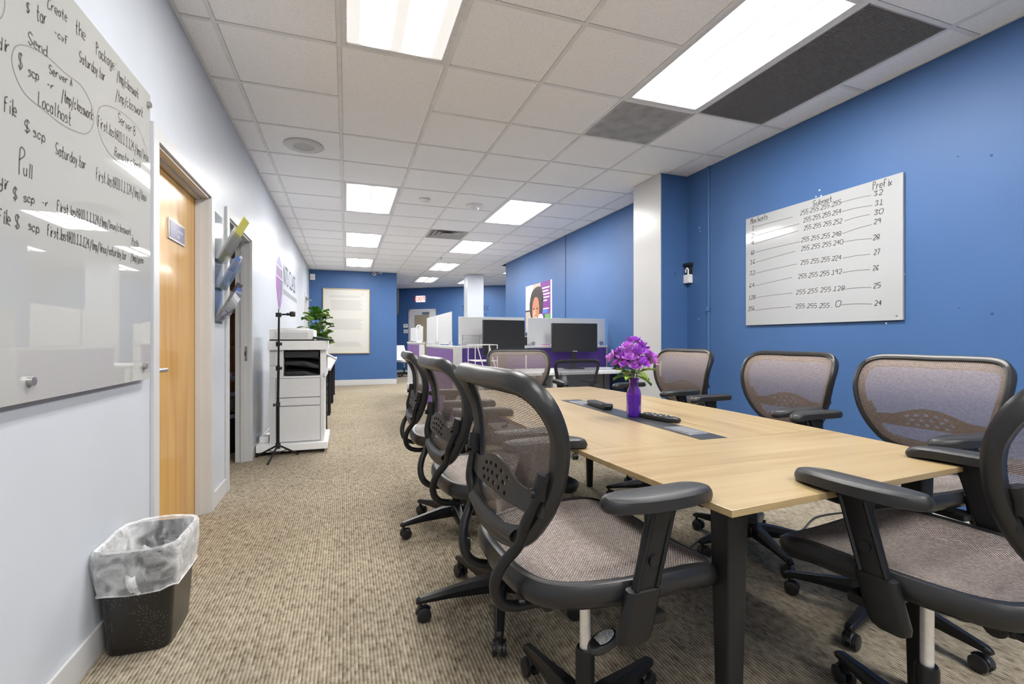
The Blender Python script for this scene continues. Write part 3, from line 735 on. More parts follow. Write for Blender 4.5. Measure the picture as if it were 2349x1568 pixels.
for s in (1, -1):
    mb = MB(); p = FB(s*.222, .765)+Vector((-.022, 0, 0)); q = FB(s*.232, .815)+Vector((-.022, 0, 0))
    mb.tube([p, (p+q)/2+Vector((-.004, 0, 0)), q], .017, 10); mb.cyl(p+Vector((-.01, 0, .012)), p+Vector((-.026, 0, .012)), .010)
    CH['lumbar_clip%d' % s] = mb.mesh('lumbar_clip', 'nylon')
    # bent support tube from the side rail round behind the seat to the mechanism
    path = [(FB(s*.220, .765)+Vector((-.026, 0, 0))), (FB(s*.196, .705)+Vector((-.030, 0, 0))), (-.262, s*.165, .650), (-.292, s*.138, .598), (-.302, s*.122, .548), (-.285, s*.114, .505), (-.240, s*.108, .486), (-.165, s*.105, .486)]
    CH['support_tube%d' % s] = MB().tube(catmull(path, 6, False), .0125, 10).mesh('support_tube', 'nylon')
# cross band at the foot of the back
def band(u, v):
    s = (u*2-1)*.150; h = .652+.028*v - .012*(1-(s/.15)**2); return FB(s, h)+Vector((-.016-.010*math.sin(v*PI), 0, 0))
CH['lower_band'] = MB().grid(band, 14, 5).grid(lambda u, v: band(u, v)+Vector((-.006, 0, 0)), 14, 5).mesh('lower_band', 'nylon_grey')
# gas spring and hub
CH['gas_spring'] = MB().cyl((0, 0, .25), (0, 0, .475), .0145, n=18).mesh('gas_spring', 'chrome')
CH['spring_sleeve'] = MB().lathe([(.030, .075), (.030, .12), (.0255, .13), (.0255, .262), (.022, .27), (.014, .27)], 20).mesh('spring_sleeve', 'nylon')
CH['base_hub'] = MB().lathe([(.035, .068), (.05, .075), (.052, .118), (.044, .130), (.03, .134)], 20).mesh('base_hub', 'nylon')
def sec(r, z0, z1, w0, w1): return [Vector((r, y_, z_)) for y_, z_ in ((-w0, z0), (w0, z0), (w0, z0+(z1-z0)*.55), (w1, z1), (-w1, z1), (-w0, z0+(z1-z0)*.55))]
CH['base_leg'] = MB().loft([sec(.03, .072, .132, .029, .022), (sec(.10, .074, .128, .026, .017)), sec(.20, .076, .112, .021, .012), sec(.29, .074, .098, .018, .010), sec(.325, .072, .092, .016, .010), sec(.340, .070, .084, .011, .007)]).mesh('base_leg', 'nylon', bevel=.002)
mb = MB(); cx_ = .322
for s in (1, -1):
    mb.lathe([(.004, 0), (.022, .001), (.0275, .005), (.0275, .016), (.022, .0185)], 18)
    for k in range(len(mb.v)-18*5, len(mb.v)):
        x, y_, z_ = mb.v[k]; mb.v[k] = (cx_-.012+x, s*(.006+z_), .0275+y_)
mb.cyl((cx_-.012, -.02, .0275), (cx_-.012, .02, .0275), .006).cyl((cx_, 0, .04), (cx_, 0, .078), .0075)
hood = [Vector((cx_-.012+.030*math.cos(a), 0, .0275+.030*math.sin(a))) for a in [PI*.05+i*PI*.75/8 for i in range(9)]]
mb.tube(hood, .010, 8, flatten=(1.0, .35))
CH['caster'] = mb.mesh('caster', 'black_plastic', bevel=0)
# arm
def pad_ring(k, z): 
    out = []
    for i in range(28):
        a = 2*PI*i/28; cxx = math.copysign(abs(math.cos(a))**.75, math.cos(a)); syy = math.copysign(abs(math.sin(a))**.8, math.sin(a))
        x = .018+.147*k*cxx if k > .9 else .018+(.147-.02*(1-k)*3)*cxx
        y_ = (.042 if k > .9 else .042-.02*(1-k)*3)*syy
        y_ += -.020*((x-.018)/.147)**2*(1 if x > .018 else .4) + .006
        out.append(Vector((x, y_, z - .010*max(0, (x-.08)/.085)**2)))
    return out
for s in (1, -1):
    fl_ = (lambda v: Vector((v.x, s*v.y, v.z)))
    rings = [[fl_(v+Vector((0, .281, .004))) for v in pad_ring(k, z)] for k, z in ((.80, .733), (.97, .737), (1.0, .746), (1.0, .752), (.97, .760), (.86, .7655), (.70, .767))]
    CH['arm_pad%d' % s] = MB().loft(rings).mesh('arm_pad', 'pad')
    def post_rings(spec):
        r = []
        for t, w_, th in spec:
            c = Vector((-.052, .280, .470)).lerp(Vector((.022, .281, .741)), t)
            r.append([fl_(c+Vector((a, b, 0))) for a, b in rrect(w_, th, min(w_, th)*.46, 4)])
        return r
    CH['arm_post%d' % s] = MB().loft(post_rings([(.30, .058, .020), (.5, .060, .021), (.85, .064, .024), (1.0, .085, .030)])).mesh('arm_post', 'nylon')
    mb = MB().loft(post_rings([(-.045, .050, .022), (-.02, .074, .030), (.03, .084, .032), (.36, .084, .032), (.365, .078, .028)]))
    CH['arm_sleeve%d' % s] = mb.mesh('arm_sleeve', 'nylon')
    c = Vector((-.052, .280, .470)).lerp(Vector((.022, .281, .741)), .58); c = fl_(c)
    mb = MB().cyl(c+Vector((0, s*.008, 0)), c+Vector((0, s*.016, 0)), .0125, n=18)
    for e in (-1, 1):
        a_ = fl_(Vector((-.052+e*.026, .2905, .470)).lerp(Vector((.022+e*.026, .2915, .741)), .37)); b_ = fl_(Vector((-.052+e*.026, .2905, .470)).lerp(Vector((.022+e*.026, .2915, .741)), .95))
        mb.tube([a_, (a_+b_)/2, b_], .0055, 6)
    CH['arm_button%d' % s] = mb.mesh('arm_button', 'nylon')
def make_chair(label, loc, head, base0):
    t = thing('conference_chair', label, 'chair', loc, head, 'mesh conference chairs')
    link('seat_frame', CH['seat_frame'], t); link('seat_mesh', CH['seat_mesh'], t); link('seat_pan', CH['seat_pan'], t)
    bf = link('back_frame', CH['back_frame'], t); link('back_mesh', CH['back_mesh'], t)
    lu = link('lumbar_support', CH['lumbar_support'], t); link('lower_band', CH['lower_band'], t)
    link('tilt_mechanism', CH['tilt_mechanism'], t)
    hl = link('height_lever', CH['height_lever'], t); hp = link('lever_paddle', CH['lever_paddle'], hl); link('paddle_sticker', CH['paddle_sticker'], hl)
    for s in (1, -1):
        link('support_tube', CH['support_tube%d' % s], t); link('lumbar_clip', CH['lumbar_clip%d' % s], lu)
        ap = link('arm_post', CH['arm_post%d' % s], t); link('arm_sleeve', CH['arm_sleeve%d' % s], ap); link('arm_button', CH['arm_button%d' % s], ap)
        link('arm_pad', CH['arm_pad%d' % s], t)
    link('gas_spring', CH['gas_spring'], t); link('spring_sleeve', CH['spring_sleeve'], t); link('base_hub', CH['base_hub'], t)
    for k in range(5):
        l = link('base_leg', CH['base_leg'], t); l.rotation_euler = (0, 0, base0+k*2*PI/5-head); link('caster', CH['caster'], l)
    return t
R = math.radians
make_chair('brown mesh office chair nearest the viewer, on the aisle side of the table', (.603, 1.14, 0), R(3), R(25))
make_chair('brown mesh office chair, middle of the three on the aisle side', (.595, 1.865, 0), R(2), R(36))
make_chair('brown mesh office chair, farthest of the three on the aisle side', (.610, 2.74, 0), R(-2), R(50))
make_chair('brown mesh office chair against the blue wall, under the right end of the panel', (1.985, 1.285, 0), R(178), R(52))
make_chair('brown mesh office chair against the blue wall, under the left end of the panel', (2.010, 1.945, 0), R(181), R(36))
make_chair('brown mesh office chair by the blue pilaster, beyond the flower vase', (2.015, 2.79, 0), R(182), R(20))
make_chair('brown mesh office chair cut off at the lower right corner, turned to the table end', (1.388, .795, 0), R(97), R(70))
make_chair('brown mesh office chair at the far end of the table, facing the viewer', (1.375, 3.58, 0), R(-93), R(10)).scale = (1, 1, .985)

# ---------------------------------------------------------------- conference table
t = thing('conference_table', 'pale oak boat-shaped conference table on black tapered legs', 'table', (0, 0, 0))
TX, TY, TZ, TT = 1.260, 2.030, .732, .016
def hw_(y): return .5626-.0655*((y-TY)/1.228)**2
def tabpart(name, y0, y1, x0, x1, mat, slant=0.0):
    """x0/x1: numbers for a straight joint, None for the curved outer edge"""
    n = 8; ys = [y0+(y1-y0)*i/n for i in range(n+1)]
    L_ = [((TX-hw_(y)) if x0 is None else x0, y) for y in ys]; R_ = [((TX+hw_(y)) if x1 is None else x1, y) for y in ys]
    if slant: R_[0] = (R_[0][0], R_[0][1]+slant)
    out = R_ + L_[::-1]
    MB().prism(out, lambda a, b: Vector((a, b, TZ-TT)), lambda a, b: Vector((a, b, TZ))).build(name, mat, t, bevel=.0015)
tabpart('top_end', .793, 1.3895, None, None, 'oak_x', .070); tabpart('top_end', 2.5690, 3.258, None, None, 'oak_x')
SX0, SX1 = 1.199, 1.320
tabpart('top_side', 1.3910, 2.5675, None, SX0, 'oak_y'); tabpart('top_side', 1.3910, 2.5675, SX1, None, 'oak_y')
boxo('power_strip', (SX0+.001, 1.3910, TZ-TT), (SX1-.001, 2.5675, TZ+.0004), 'strip_black', t)
for y0 in (1.468, 2.337):
    f = boxo('socket_frame', (SX0+.016, y0, TZ-.004), (SX1-.016, y0+.155, TZ+.0035), 'brushed', t, .001)
    q = boxo('socket_lid', (-.036, -.068, -.001), (.036, .068, .0055), 'socket_grey', f, .001)
for lx, ly in ((.850, .892), (1.672, .985), (.82, 3.16), (1.71, 3.16)):
    MB().loft([[Vector((lx+a, ly+b, z)) for a, b in rrect(w_, w_, .006, 3)] for z, w_ in ((0, .036), (TZ-TT-.001, .062))]).build('leg', 'table_metal', t)
MB().box((.88, .89, TZ-TT-.05), (.92, 3.17, TZ-TT-.001)).box((1.62, .97, TZ-TT-.05), (1.66, 3.17, TZ-TT-.001)).build('side_rail', 'table_metal', t, smooth=False)
MB().box((.87, 3.12, TZ-TT-.05), (1.69, 3.16, TZ-TT-.001)).build('cross_rail', 'table_metal', t, smooth=False)
MB().box((1.19, 1.46, TZ-.09), (1.33, 2.51, TZ-TT-.001)).build('cable_tray', 'table_metal', t, smooth=False)
# cable on the floor under the table
tag(MB().tube(catmull([(1.25, 1.75, .006), (1.55, 1.95, .006), (1.95, 2.15, .006), (2.35, 2.0, .006), (2.75, 2.15, .006), (3.22, 2.1, .008)], 6, False), .0045, 6).build('power_cable', 'black_plastic'), 'thin black cable lying on the carpet under the table', 'cable')

# ---------------------------------------------------------------- things on the table
t = thing('bud_vase', 'slim purple glass bottle vase on the black table strip', 'vase', (1.264, 1.911, TZ+.0005))
prof = [(.030, .002), (.033, .008), (.0335, .03), (.0335, .105), (.030, .122), (.0205, .142), (.020, .160), (.0245, .176)]
MB().lathe(prof, 28, capb=True, capt=False).build('bottle', 'vase', t)
MB().lathe([(.0275, .006), (.0305, .010), (.031, .095), (.030, .096)], 24, capb=True, capt=True).build('tinted_water', 'vase', t)
MB().tube([(.0245*math.cos(a), .0245*math.sin(a), .176) for a in [2*PI*i/24 for i in range(24)]], .0018, 6, closed=True).build('rim', 'vase', t)
bq = thing('flower_bouquet', 'bunch of violet blossoms with green leaves in the purple vase', 'flowers', (1.264, 1.911, TZ+.02))
rnd = random.Random(5)
def petal(mb, base, dr, upv, L_, W_, curl):
    side = dr.cross(upv).normalized(); nn = side.cross(dr).normalized()
    def fn(u, v):
        w_ = W_*math.sin(min(1, .12+v*.95)*PI*.93)**.7; a = (u-.5)*2
        return base + dr*(L_*v) + side*(a*w_*.5) + nn*(curl*L_*v*v + .30*W_*a*a*v + .05*L_*math.sin(a*7+v*5)*v)
    mb.grid(fn, 4, 4)
def blossom(c, r, axis, mat, k):
    mb = MB(); a0 = rnd.random()*6; ax = axis.normalized(); e1 = ax.orthogonal().normalized(); e2 = ax.cross(e1)
    for ringn, (n, tilt, L_, W_) in enumerate(((6, .25, r, r*.85), (5, .75, r*.8, r*.72), (4, 1.2, r*.6, r*.6))):
        for i in range(n):
            a = a0+2*PI*(i+.5*ringn)/n + rnd.uniform(-.2, .2); d = (e1*math.cos(a)+e2*math.sin(a))
            dr = (d*math.cos(tilt)+ax*math.sin(tilt)).normalized(); petal(mb, Vector(c), dr, ax, L_*rnd.uniform(.85, 1.15), W_, rnd.uniform(.05, .45))
    return mb.build('blossom', mat, bq, fixn=False)
heads = []
pts = [(-.086, .05, .262, .024), (-.066, .03, .240, .022), (-.055, .035, .285, .022), (-.03, -.02, .31, .028), (.0, .0, .335, .028), (.012, -.03, .285, .030), (-.018, -.035, .262, .029), (.035, .01, .31, .028), (.052, -.015, .275, .028),
       (.075, -.02, .25, .026), (.058, .03, .245, .026), (.03, -.05, .240, .026), (-.005, -.045, .225, .026), (-.035, -.02, .235, .027), (.0, .05, .27, .028), (-.03, .05, .25, .026), (.02, .03, .24, .027), (-.05, -.01, .272, .024), (.085, .01, .27, .022)]
for k, (a, b, z, r) in enumerate(pts):
    # each head turned outward from the middle of the bunch
    x, y_ = a*.92+b*.3, -a*.33+b*.9
    c = Vector((x, y_, z-.012)); heads.append(c)
    blossom(c, r*1.42, Vector((x, y_, .03+.3*abs(z-.2))), ('petal', 'petal_light')[k % 3 == 0], k)
mb = MB()
for c in heads[::2]: mb.tube(catmull([(c.x*.04, c.y*.04, .0), (c.x*.12, c.y*.12, .14), (c.x*.5, c.y*.5, .20), tuple(c)], 4, False), .0016, 5)
mb.build('stems', 'stem', bq)
for k in range(11):
    a = k*2*PI/11+.3; mb = MB(); d = Vector((math.cos(a), math.sin(a), rnd.uniform(-.35, .55))).normalized()
    petal(mb, Vector((d.x*.012, d.y*.012, .168+.012*(k % 3))), d, Vector((0, 0, 1)), rnd.uniform(.065, .10), .038, -.25)
    mb.build('leaf', ('leaf_light', 'leaf')[k % 2], bq, fixn=False)
def remote(label, c, ang, L_, W_, kind):
    t = thing('remote_control', label, 'remote', c, ang)
    if kind == 0:
        MB().loft([[Vector((a, b, z)) for a, b in rrect(L_*k, W_*k2, .012, 4)] for z, k, k2 in ((0, .92, .8), (.006, .98, .95), (.019, 1, 1), (.024, .97, .9))]).build('body', 'black_plastic', t, bevel=0)
        MB().loft([[Vector((L_*.40+a, b, z)) for a, b in rrect(L_*.17, W_*.96, .010, 3)] for z in (.020, .027)]).build('end_cap', 'nylon', t)
        bz, x0, x1, cols_, rws = .0235, -L_*.44, L_*.25, 9, 3
    else:
        out = [(-L_/2, -W_*.42), (L_*.26, -W_/2), (L_*.5, -W_*.18), (L_*.5, W_*.18), (L_*.26, W_/2), (-L_/2, W_*.42)]
        MB().loft([[Vector((a*k, b*k, z)) for a, b in out] for z, k in ((0, .94), (.005, 1), (.016, 1), (.020, .93))]).build('body', 'black_plastic', t, bevel=.002)
        bz, x0, x1, cols_, rws = .0200, -L_*.42, L_*.22, 8, 4
    M.setdefault('rubber_key', P('grey rubber key', (.075, .075, .08), .5)); M.setdefault('pale_key', P('pale printed key', (.45, .45, .44), .5))
    for i in range(cols_):
        for j in range(rws):
            x = x0+(x1-x0)*i/(cols_-1); y_ = (j-(rws-1)/2)*W_*.66/max(1, rws-1)
            MB().loft([[Vector((x+a, y_+b, z)) for a, b in rrect(L_*.052, W_*.13, W_*.05, 2)] for z in (bz-.001, bz+.002)]).build('key', ('pale_key' if kind and (i*3+j) % 4 == 0 else 'rubber_key'), t)
    return t
remote('long rounded black remote control between far socket and vase', (1.271, 2.240, TZ+.0012), R(-95), .235, .052, 0)
remote('flat black remote with pale keys lying at the foot of the vase', (1.322, 1.792, TZ+.0012), R(-76), .205, .062, 1)
# ---------------------------------------------------------------- handwriting: single-stroke letters, x 0-6, y 0-9, baseline 2
GL = {'a': '55361513325 3;5652', 'b': '1912;143655533213', 'c': '553615133253', 'd': '553615133253;5952', 'e': '1454553615133252', 'f': '59392822;1646',
 'g': '553615133253;56513011', 'h': '1912;14365552', 'i': '3632;3837', 'j': '464120;4847', 'k': '1912;561452', 'l': '3932', 'm': '0602;04263532;35566562', 'n': '1612;14365552',
 'o': '36151332535536', 'p': '1610;153655533213', 'r': '1612;143656', 's': '55361544533212', 't': '39334252;1656', 'u': '16133253;5652', 'v': '163256', 'w': '0612355266', 'x': '1652;5612', 'y': '1633;5620',
 '0': '39181332535839', '1': '283932;1252', '2': '183958561252', '3': '18395836533213', '4': '4942;491555', '5': '59191646543212', '6': '5839141332534415', '7': '195922',
 '8': '3918165453321314565839', '9': '553617395855 42', 'A': '123952;2545', 'B': '1912;19495716;1656534212', 'C': '583917133253', 'D': '19124254573919', 'E': '59191252;1646', 'F': '591912;1646', 'L': '191252',
 'M': '1219355952', 'N': '12195259', 'P': '1219495716', 'R': '1219495716;3652', 'S': '5839181654533213', 'T': '1959;3932', 'W': '1922354259', 'O': '39181332535839', 'K': '1912;591652',
 '/': '1059', '.': '3233', '-': '1545', '$': '5839181654533213;3931', '@': '5332131739575444463544', ':': '3334;3637', ' ': ''}
def strokes(text):
    """-> list of polylines in units of the capital height, total advance"""
    x = 0.0; out = []
    for ch in text:
        g_ = GL.get(ch, '').replace(' ', '')
        for st in g_.split(';'):
            if st: out.append([(x+int(st[i])/7.5, (int(st[i+1])-2)/7.0) for i in range(0, len(st), 2)])
        x += .42 if ch in 'il. ' else (.30 if ch == ':' else .80)
    return out, x
def ribbon(mb, pts, nrm_, wd):
    """a flat stroke of ink with two rounded-off ends, lying on the board"""
    n = len(pts)
    if n < 2: return
    vs = []
    for i, p in enumerate(pts):
        a = pts[max(0, i-1)]; b = pts[min(n-1, i+1)]; d = (b-a)
        if d.length < 1e-7: d = Vector((0, 0, 1))
        sd = d.normalized().cross(nrm_)*wd*.5; vs += [p+sd, p-sd]
    mb.add(vs, [(2*i, 2*i+1, 2*i+3, 2*i+2) for i in range(n-1)])
wr_rnd = random.Random(3)
def write(parent, text, onp, x0, y0, x1, y1, cap, nrm_, wd, mat='ink', jit=.05, slant=.10):
    """text from pixel (x0,y0) to (x1,y1) as measured on the board plane, capitals cap pixels tall"""
    A = onp(x0, y0); B = onp(x1, y1); U = onp(x0, y0-cap)-A; hgt = U.length
    st, adv = strokes(text); D = (B-A)/max(adv, .01); mb = MB()
    for s in st:
        s = [(a+slant*b+wr_rnd.uniform(-jit, jit), b+wr_rnd.uniform(-jit, jit)) for a, b in s]
        if len(s) > 2: s = [(p.x, p.y) for p in catmull([(a, b, 0) for a, b in s], 3, False)]
        ribbon(mb, [A+D*a+U*b+nrm_*.0006 for a, b in s], nrm_, wd)
    o = mb.build('handwriting', mat, parent, smooth=False, fixn=False); o['label'] = 'handwritten marker text'
    return o
def inkline(parent, onp, pts, nrm_, wd, mat='ink_soft', name='marker_line', closed=False):
    q = catmull([tuple(onp(*p)) for p in pts], 6, closed)
    if closed: q.append(q[0])
    mb = MB(); ribbon(mb, [p+nrm_*.0005 for p in q], nrm_, wd); return mb.build(name, mat, parent, smooth=False, fixn=False)

# ---- glass writing board on the left wall
BX = -.782
wbd = thing('glass_whiteboard', 'large glass whiteboard covered in handwritten commands, beside the wooden door', 'whiteboard', (0, 0, 0))
yb0, yb1, zb0, zb1 = .25, 2.408, .927, 2.122
MB().box((BX-.006, yb0, zb0), (BX, yb1, zb1)).build('glass_panel', 'board', wbd, smooth=True, bevel=.0012)
for px, py in ((339, 240), (329, 839), (66, 874)):
    p = at_x(px, py, BX); MB().cyl((XL+.0005, p.y, p.z), (BX-.006, p.y, p.z), .012, n=16).cyl((BX-.001, p.y, p.z), (BX+.012, p.y, p.z), .0125, n=20).build('standoff', 'steel', wbd, bevel=.001)
NX = Vector((1, 0, 0)); onL = lambda x, y: at_x(x, y, BX)
for a in [('Create', 108, 18, 154, 50, 24), ('the', 171, 72, 196, 93, 30), ('Package:', 219, 124, 264, 163, 28), ('/tmp/classwork', 267, 182, 318, 228, 25),
          ('$', 59, 26, 68, 30, 22), ('tar', 82, 43, 107, 59, 34), ('-cvf', 123, 80, 155, 104, 20), ('Saturday.tar', 181, 140, 241, 187, 26), ('/tmp/classwork', 264, 226, 328, 270, 25),
          ('Send', 63, 97, 109, 132, 28), ('dir', -6, 112, 22, 120, 30), ('Server A', 111, 166, 166, 200, 20), ('$', 40, 153, 52, 160, 36), ('scp', 63, 172, 89, 186, 26), ('-r', 107, 199, 123, 207, 16),
          ('/tmp/classwork', 140, 229, 213, 277, 28), ('Local host', 86, 241, 163, 289, 34), ('file', 7, 256, 38, 268, 38), ('$', 54, 300, 68, 305, 28), ('scp', 74, 310, 104, 327, 24), ('Saturday.tar', 127, 353, 197, 389, 27),
          ('first.last@10.1.1.124:/tmp/linux', 219, 411, 336, 463, 27), ('P', 40, 398, 58, 402, 60), ('ull', 52, 400, 73, 410, 32), ('Server B', 270, 278, 310, 313, 22), ('first.last@10.1.1.124:/tmp/linux', 223, 289, 341, 372, 26),
          ('Remote client', 262, 357, 323, 390, 20), ('dir', -4, 440, 20, 432, 28), ('$', 28, 454, 40, 459, 28), ('scp', 52, 461, 79, 468, 22), ('-r', 95, 470, 110, 475, 16), ('First.last@10.1.1.124:/tmp/linux/classwork .', 130, 483, 304, 541, 24),
          ('File', -6, 512, 24, 516, 34), ('$', 33, 520, 45, 525, 30), ('scp', 63, 525, 90, 535, 22), ('first.last@10.1.1.124:/tmp/linux/saturday.tar', 107, 539, 290, 596, 26), ('Path', 302, 561, 318, 567, 16), ('/tmp/perm', 299, 597, 328, 605, 18)]:
    write(wbd, a[0], onL, a[1], a[2], a[3], a[4], a[5], NX, .0037)
inkline(wbd, onL, [(27, 140), (32, 112), (46, 103), (72, 109), (110, 131), (150, 168), (185, 195), (205, 230), (214, 262), (212, 290), (198, 306), (175, 302), (140, 284), (100, 252), (60, 218), (38, 180)], NX, .0035, closed=True, name='marker_loop')
inkline(wbd, onL, [(227, 248), (240, 242), (260, 247), (290, 266), (315, 292), (330, 325), (339, 362)], NX, .0035, name='marker_loop')
inkline(wbd, onL, [(227, 248), (222, 272), (226, 300), (240, 335), (262, 364), (290, 382)], NX, .0035, name='marker_loop')
inkline(wbd, onL, [(11, 0), (11, 15), (6, 35), (-3, 45)], NX, .0035, name='marker_loop')

# ---- subnet chart on the right wall
RX = XR-.018
wbr = thing('chart_panel', 'white panel with a handwritten subnet chart on the blue wall', 'whiteboard', (0, 0, 0))
p0 = at_x(1711, 500, RX); p1 = at_x(2071, 398, RX); z0_ = at_x(1710, 745, RX).z; z1_ = at_x(2071, 735, RX).z
MB().box((RX, p1.y, (z0_+z1_)/2), (XR-.003, p0.y, (p0.z+p1.z)/2)).build('panel', 'board_r', wbr, smooth=True, bevel=.0012)
for px, py in ((1718, 508), (1715, 737), (2059, 411), (2057, 724)):
    p = at_x(px, py, RX); MB().cyl((RX+.003, p.y, p.z), (RX-.002, p.y, p.z), .005, n=12).build('screw', 'steel', wbr)
NR = Vector((-1, 0, 0)); onR = lambda x, y: at_x(x, y, RX)
for a in [('Max hosts', 1722, 514, 1761, 502, 13), ('Subnet', 1864, 473, 1909, 461, 12), ('Prefix', 2001, 436, 2047, 424, 17)]: write(wbr, a[0], onR, *a[1:6], NR, .0048)
ROWS = [('1', 1723, 528, 1731, 526, (1729, 521, 1819, 497.5), '255.255.255.255', 1835, 494, 1930, 468, (1928, 465, 1998, 448), '32', 2002, 450, 2026, 445),
 ('2', 1722, 546, 1730, 544, (1731, 541, 1834, 513), '255.255.255.254', 1842, 510, 1930, 489, (1931, 485, 2001, 471), '31', 2005, 472, 2027, 468),
 ('4', 1722, 563, 1730, 561, (1729, 560, 1832, 529), '255.255.255.252', 1843, 528, 1932, 511, (1937, 507, 1996, 491.5), '30', 2003, 493, 2027, 489),
 ('8', 1722, 585, 1730, 583, (1730, 579, 1836, 554), '255.255.255.248', 1837, 555, 1930, 540, (1932, 536, 2001, 514.5), '29', 2004, 514, 2021, 511),
 ('16', 1720, 606, 1732, 604, (1732, 602, 1825, 576), '255.255.255.240', 1837, 575, 1934, 559, (1934, 555, 2001, 547), '28', 2002, 550, 2018, 548),
 ('32', 1719, 631, 1732, 629, (1732, 627, 1828, 605), '255.255.255.224', 1836, 607, 1930, 595, (1933, 592, 1996, 583), '27', 2004, 584, 2019, 582),
 ('64', 1718, 660, 1731, 658, (1731, 656, 1817, 636), '255.255.255.192', 1830, 639, 1931, 627, (1933, 625, 1996, 618), '26', 2001, 620, 2016, 619),
 ('128', 1717, 688, 1733, 685, (1733, 682.6, 1818, 671.5), '255.255.255.128', 1825, 675, 1938, 665, (1939, 663, 1999, 659), '25', 2002, 661, 2021, 659),
 ('256', 1716, 713, 1731, 711, (1732, 711.6, 1815, 703), '255.255.255.', 1824, 706.5, 1908, 705, (1929, 699, 2001, 697), '24', 2005, 700.5, 2023, 699.5)]
for h_, a0, b0, a1, b1, la, s_, c0, d0, c1, d1_, lb, pfx, e0, f0, e1, f1 in ROWS:
    write(wbr, h_, onR, a0, b0, a1, b1, 9, NR, .0046)
    inkline(wbr, onR, [la[:2], (la[0]*.6+la[2]*.4, la[1]*.62+la[3]*.38-1), la[2:]], NR, .0046)
    write(wbr, s_, onR, c0, d0, c1, d1_, 9.5, NR, .0042)
    inkline(wbr, onR, [lb[:2], (lb[0]*.5+lb[2]*.5, lb[1]*.5+lb[3]*.5-1.5), lb[2:]], NR, .0048)
    write(wbr, pfx, onR, e0, f0, e1, f1, 11, NR, .0048)
write(wbr, '0', onR, 1914, 704, 1930, 703, 14, NR, .0048)

# ---- small dispenser holder in the corner by the pilaster
p = at_x(1583, 630, XR)
t = thing('wall_holder', 'small black and white holder on the blue wall beside the pilaster', 'holder', (XR, p.y, p.z))
MB().box((-.055, -.05, .085), (-.0005, .05, .115)).build('bracket_top', 'black_plastic', t, bevel=.006)
MB().box((-.03, -.035, -.02), (-.0005, .035, .09)).build('back_plate', 'black_plastic', t, bevel=.003)
MB().box((-.05, -.04, -.085), (-.002, .04, 0)).build('cup', 'white_plastic', t, bevel=.004)
MB().tube([(-.04, -.02, -.01), (-.042, -.024, .05), (-.042, -.005, .066), (-.042, .012, .05), (-.042, .012, .02)], .007, 7).build('hook', 'white_plastic', t)

# ---------------------------------------------------------------- waste bin with liner
def noise3(p, s): return noise.noise(Vector(p)*s)
mspk, ntb, bb = newmat('black plastic with pale specks')
tcb = ntb.nodes.new('ShaderNodeTexCoord'); vb = ntb.nodes.new('ShaderNodeTexVoronoi'); vb.inputs['Scale'].default_value = 150; ntb.links.new(tcb.outputs['Object'], vb.inputs['Vector'])
nb = ntb.nodes.new('ShaderNodeTexNoise'); nb.inputs['Scale'].default_value = 9; ntb.links.new(tcb.outputs['Object'], nb.inputs['Vector'])
kb = math_node(ntb, 'MULTIPLY', math_node(ntb, 'LESS_THAN', vb.outputs['Distance'], .16), math_node(ntb, 'GREATER_THAN', nb.outputs['Fac'], .52))
ntb.links.new(mixc(ntb, kb, (.013, .012, .011), (.34, .32, .29)), bb.inputs['Base Color']); bb.inputs['Roughness'].default_value = .28
M['bin_speck'] = mspk
mln, ntl, bl = newmat('thin milky bin liner')
tl = ntl.nodes.new('ShaderNodeBsdfTransparent'); mx = ntl.nodes.new('ShaderNodeMixShader'); lw = ntl.nodes.new('ShaderNodeLayerWeight'); lw.inputs[0].default_value = .35
tcl = ntl.nodes.new('ShaderNodeTexCoord'); nl = ntl.nodes.new('ShaderNodeTexNoise'); nl.inputs['Scale'].default_value = 14; nl.inputs['Detail'].default_value = 4; nl.inputs['Distortion'].default_value = 1.5; ntl.links.new(tcl.outputs['Object'], nl.inputs['Vector'])
bl.inputs['Base Color'].default_value = (.86, .87, .88, 1); bl.inputs['Roughness'].default_value = .25
fa = math_node(ntl, 'ADD', math_node(ntl, 'MULTIPLY', lw.outputs['Facing'], .65), math_node(ntl, 'MULTIPLY', math_node(ntl, 'SUBTRACT', nl.outputs['Fac'], .24), 1.05))
fa = math_node(ntl, 'MINIMUM', math_node(ntl, 'MAXIMUM', fa, .12), .9)
ntl.links.new(fa, mx.inputs[0]); ntl.links.new(tl.outputs[0], mx.inputs[1]); ntl.links.new(bl.outputs[0], mx.inputs[2]); ntl.links.new(mx.outputs[0], ntl.nodes['Material Output'].inputs[0])
bp = ntl.nodes.new('ShaderNodeBump'); bp.inputs['Strength'].default_value = .7; bp.inputs['Distance'].default_value = .01; ntl.links.new(nl.outputs['Fac'], bp.inputs['Height']); ntl.links.new(bp.outputs['Normal'], bl.inputs['Normal'])
M['liner'] = mln
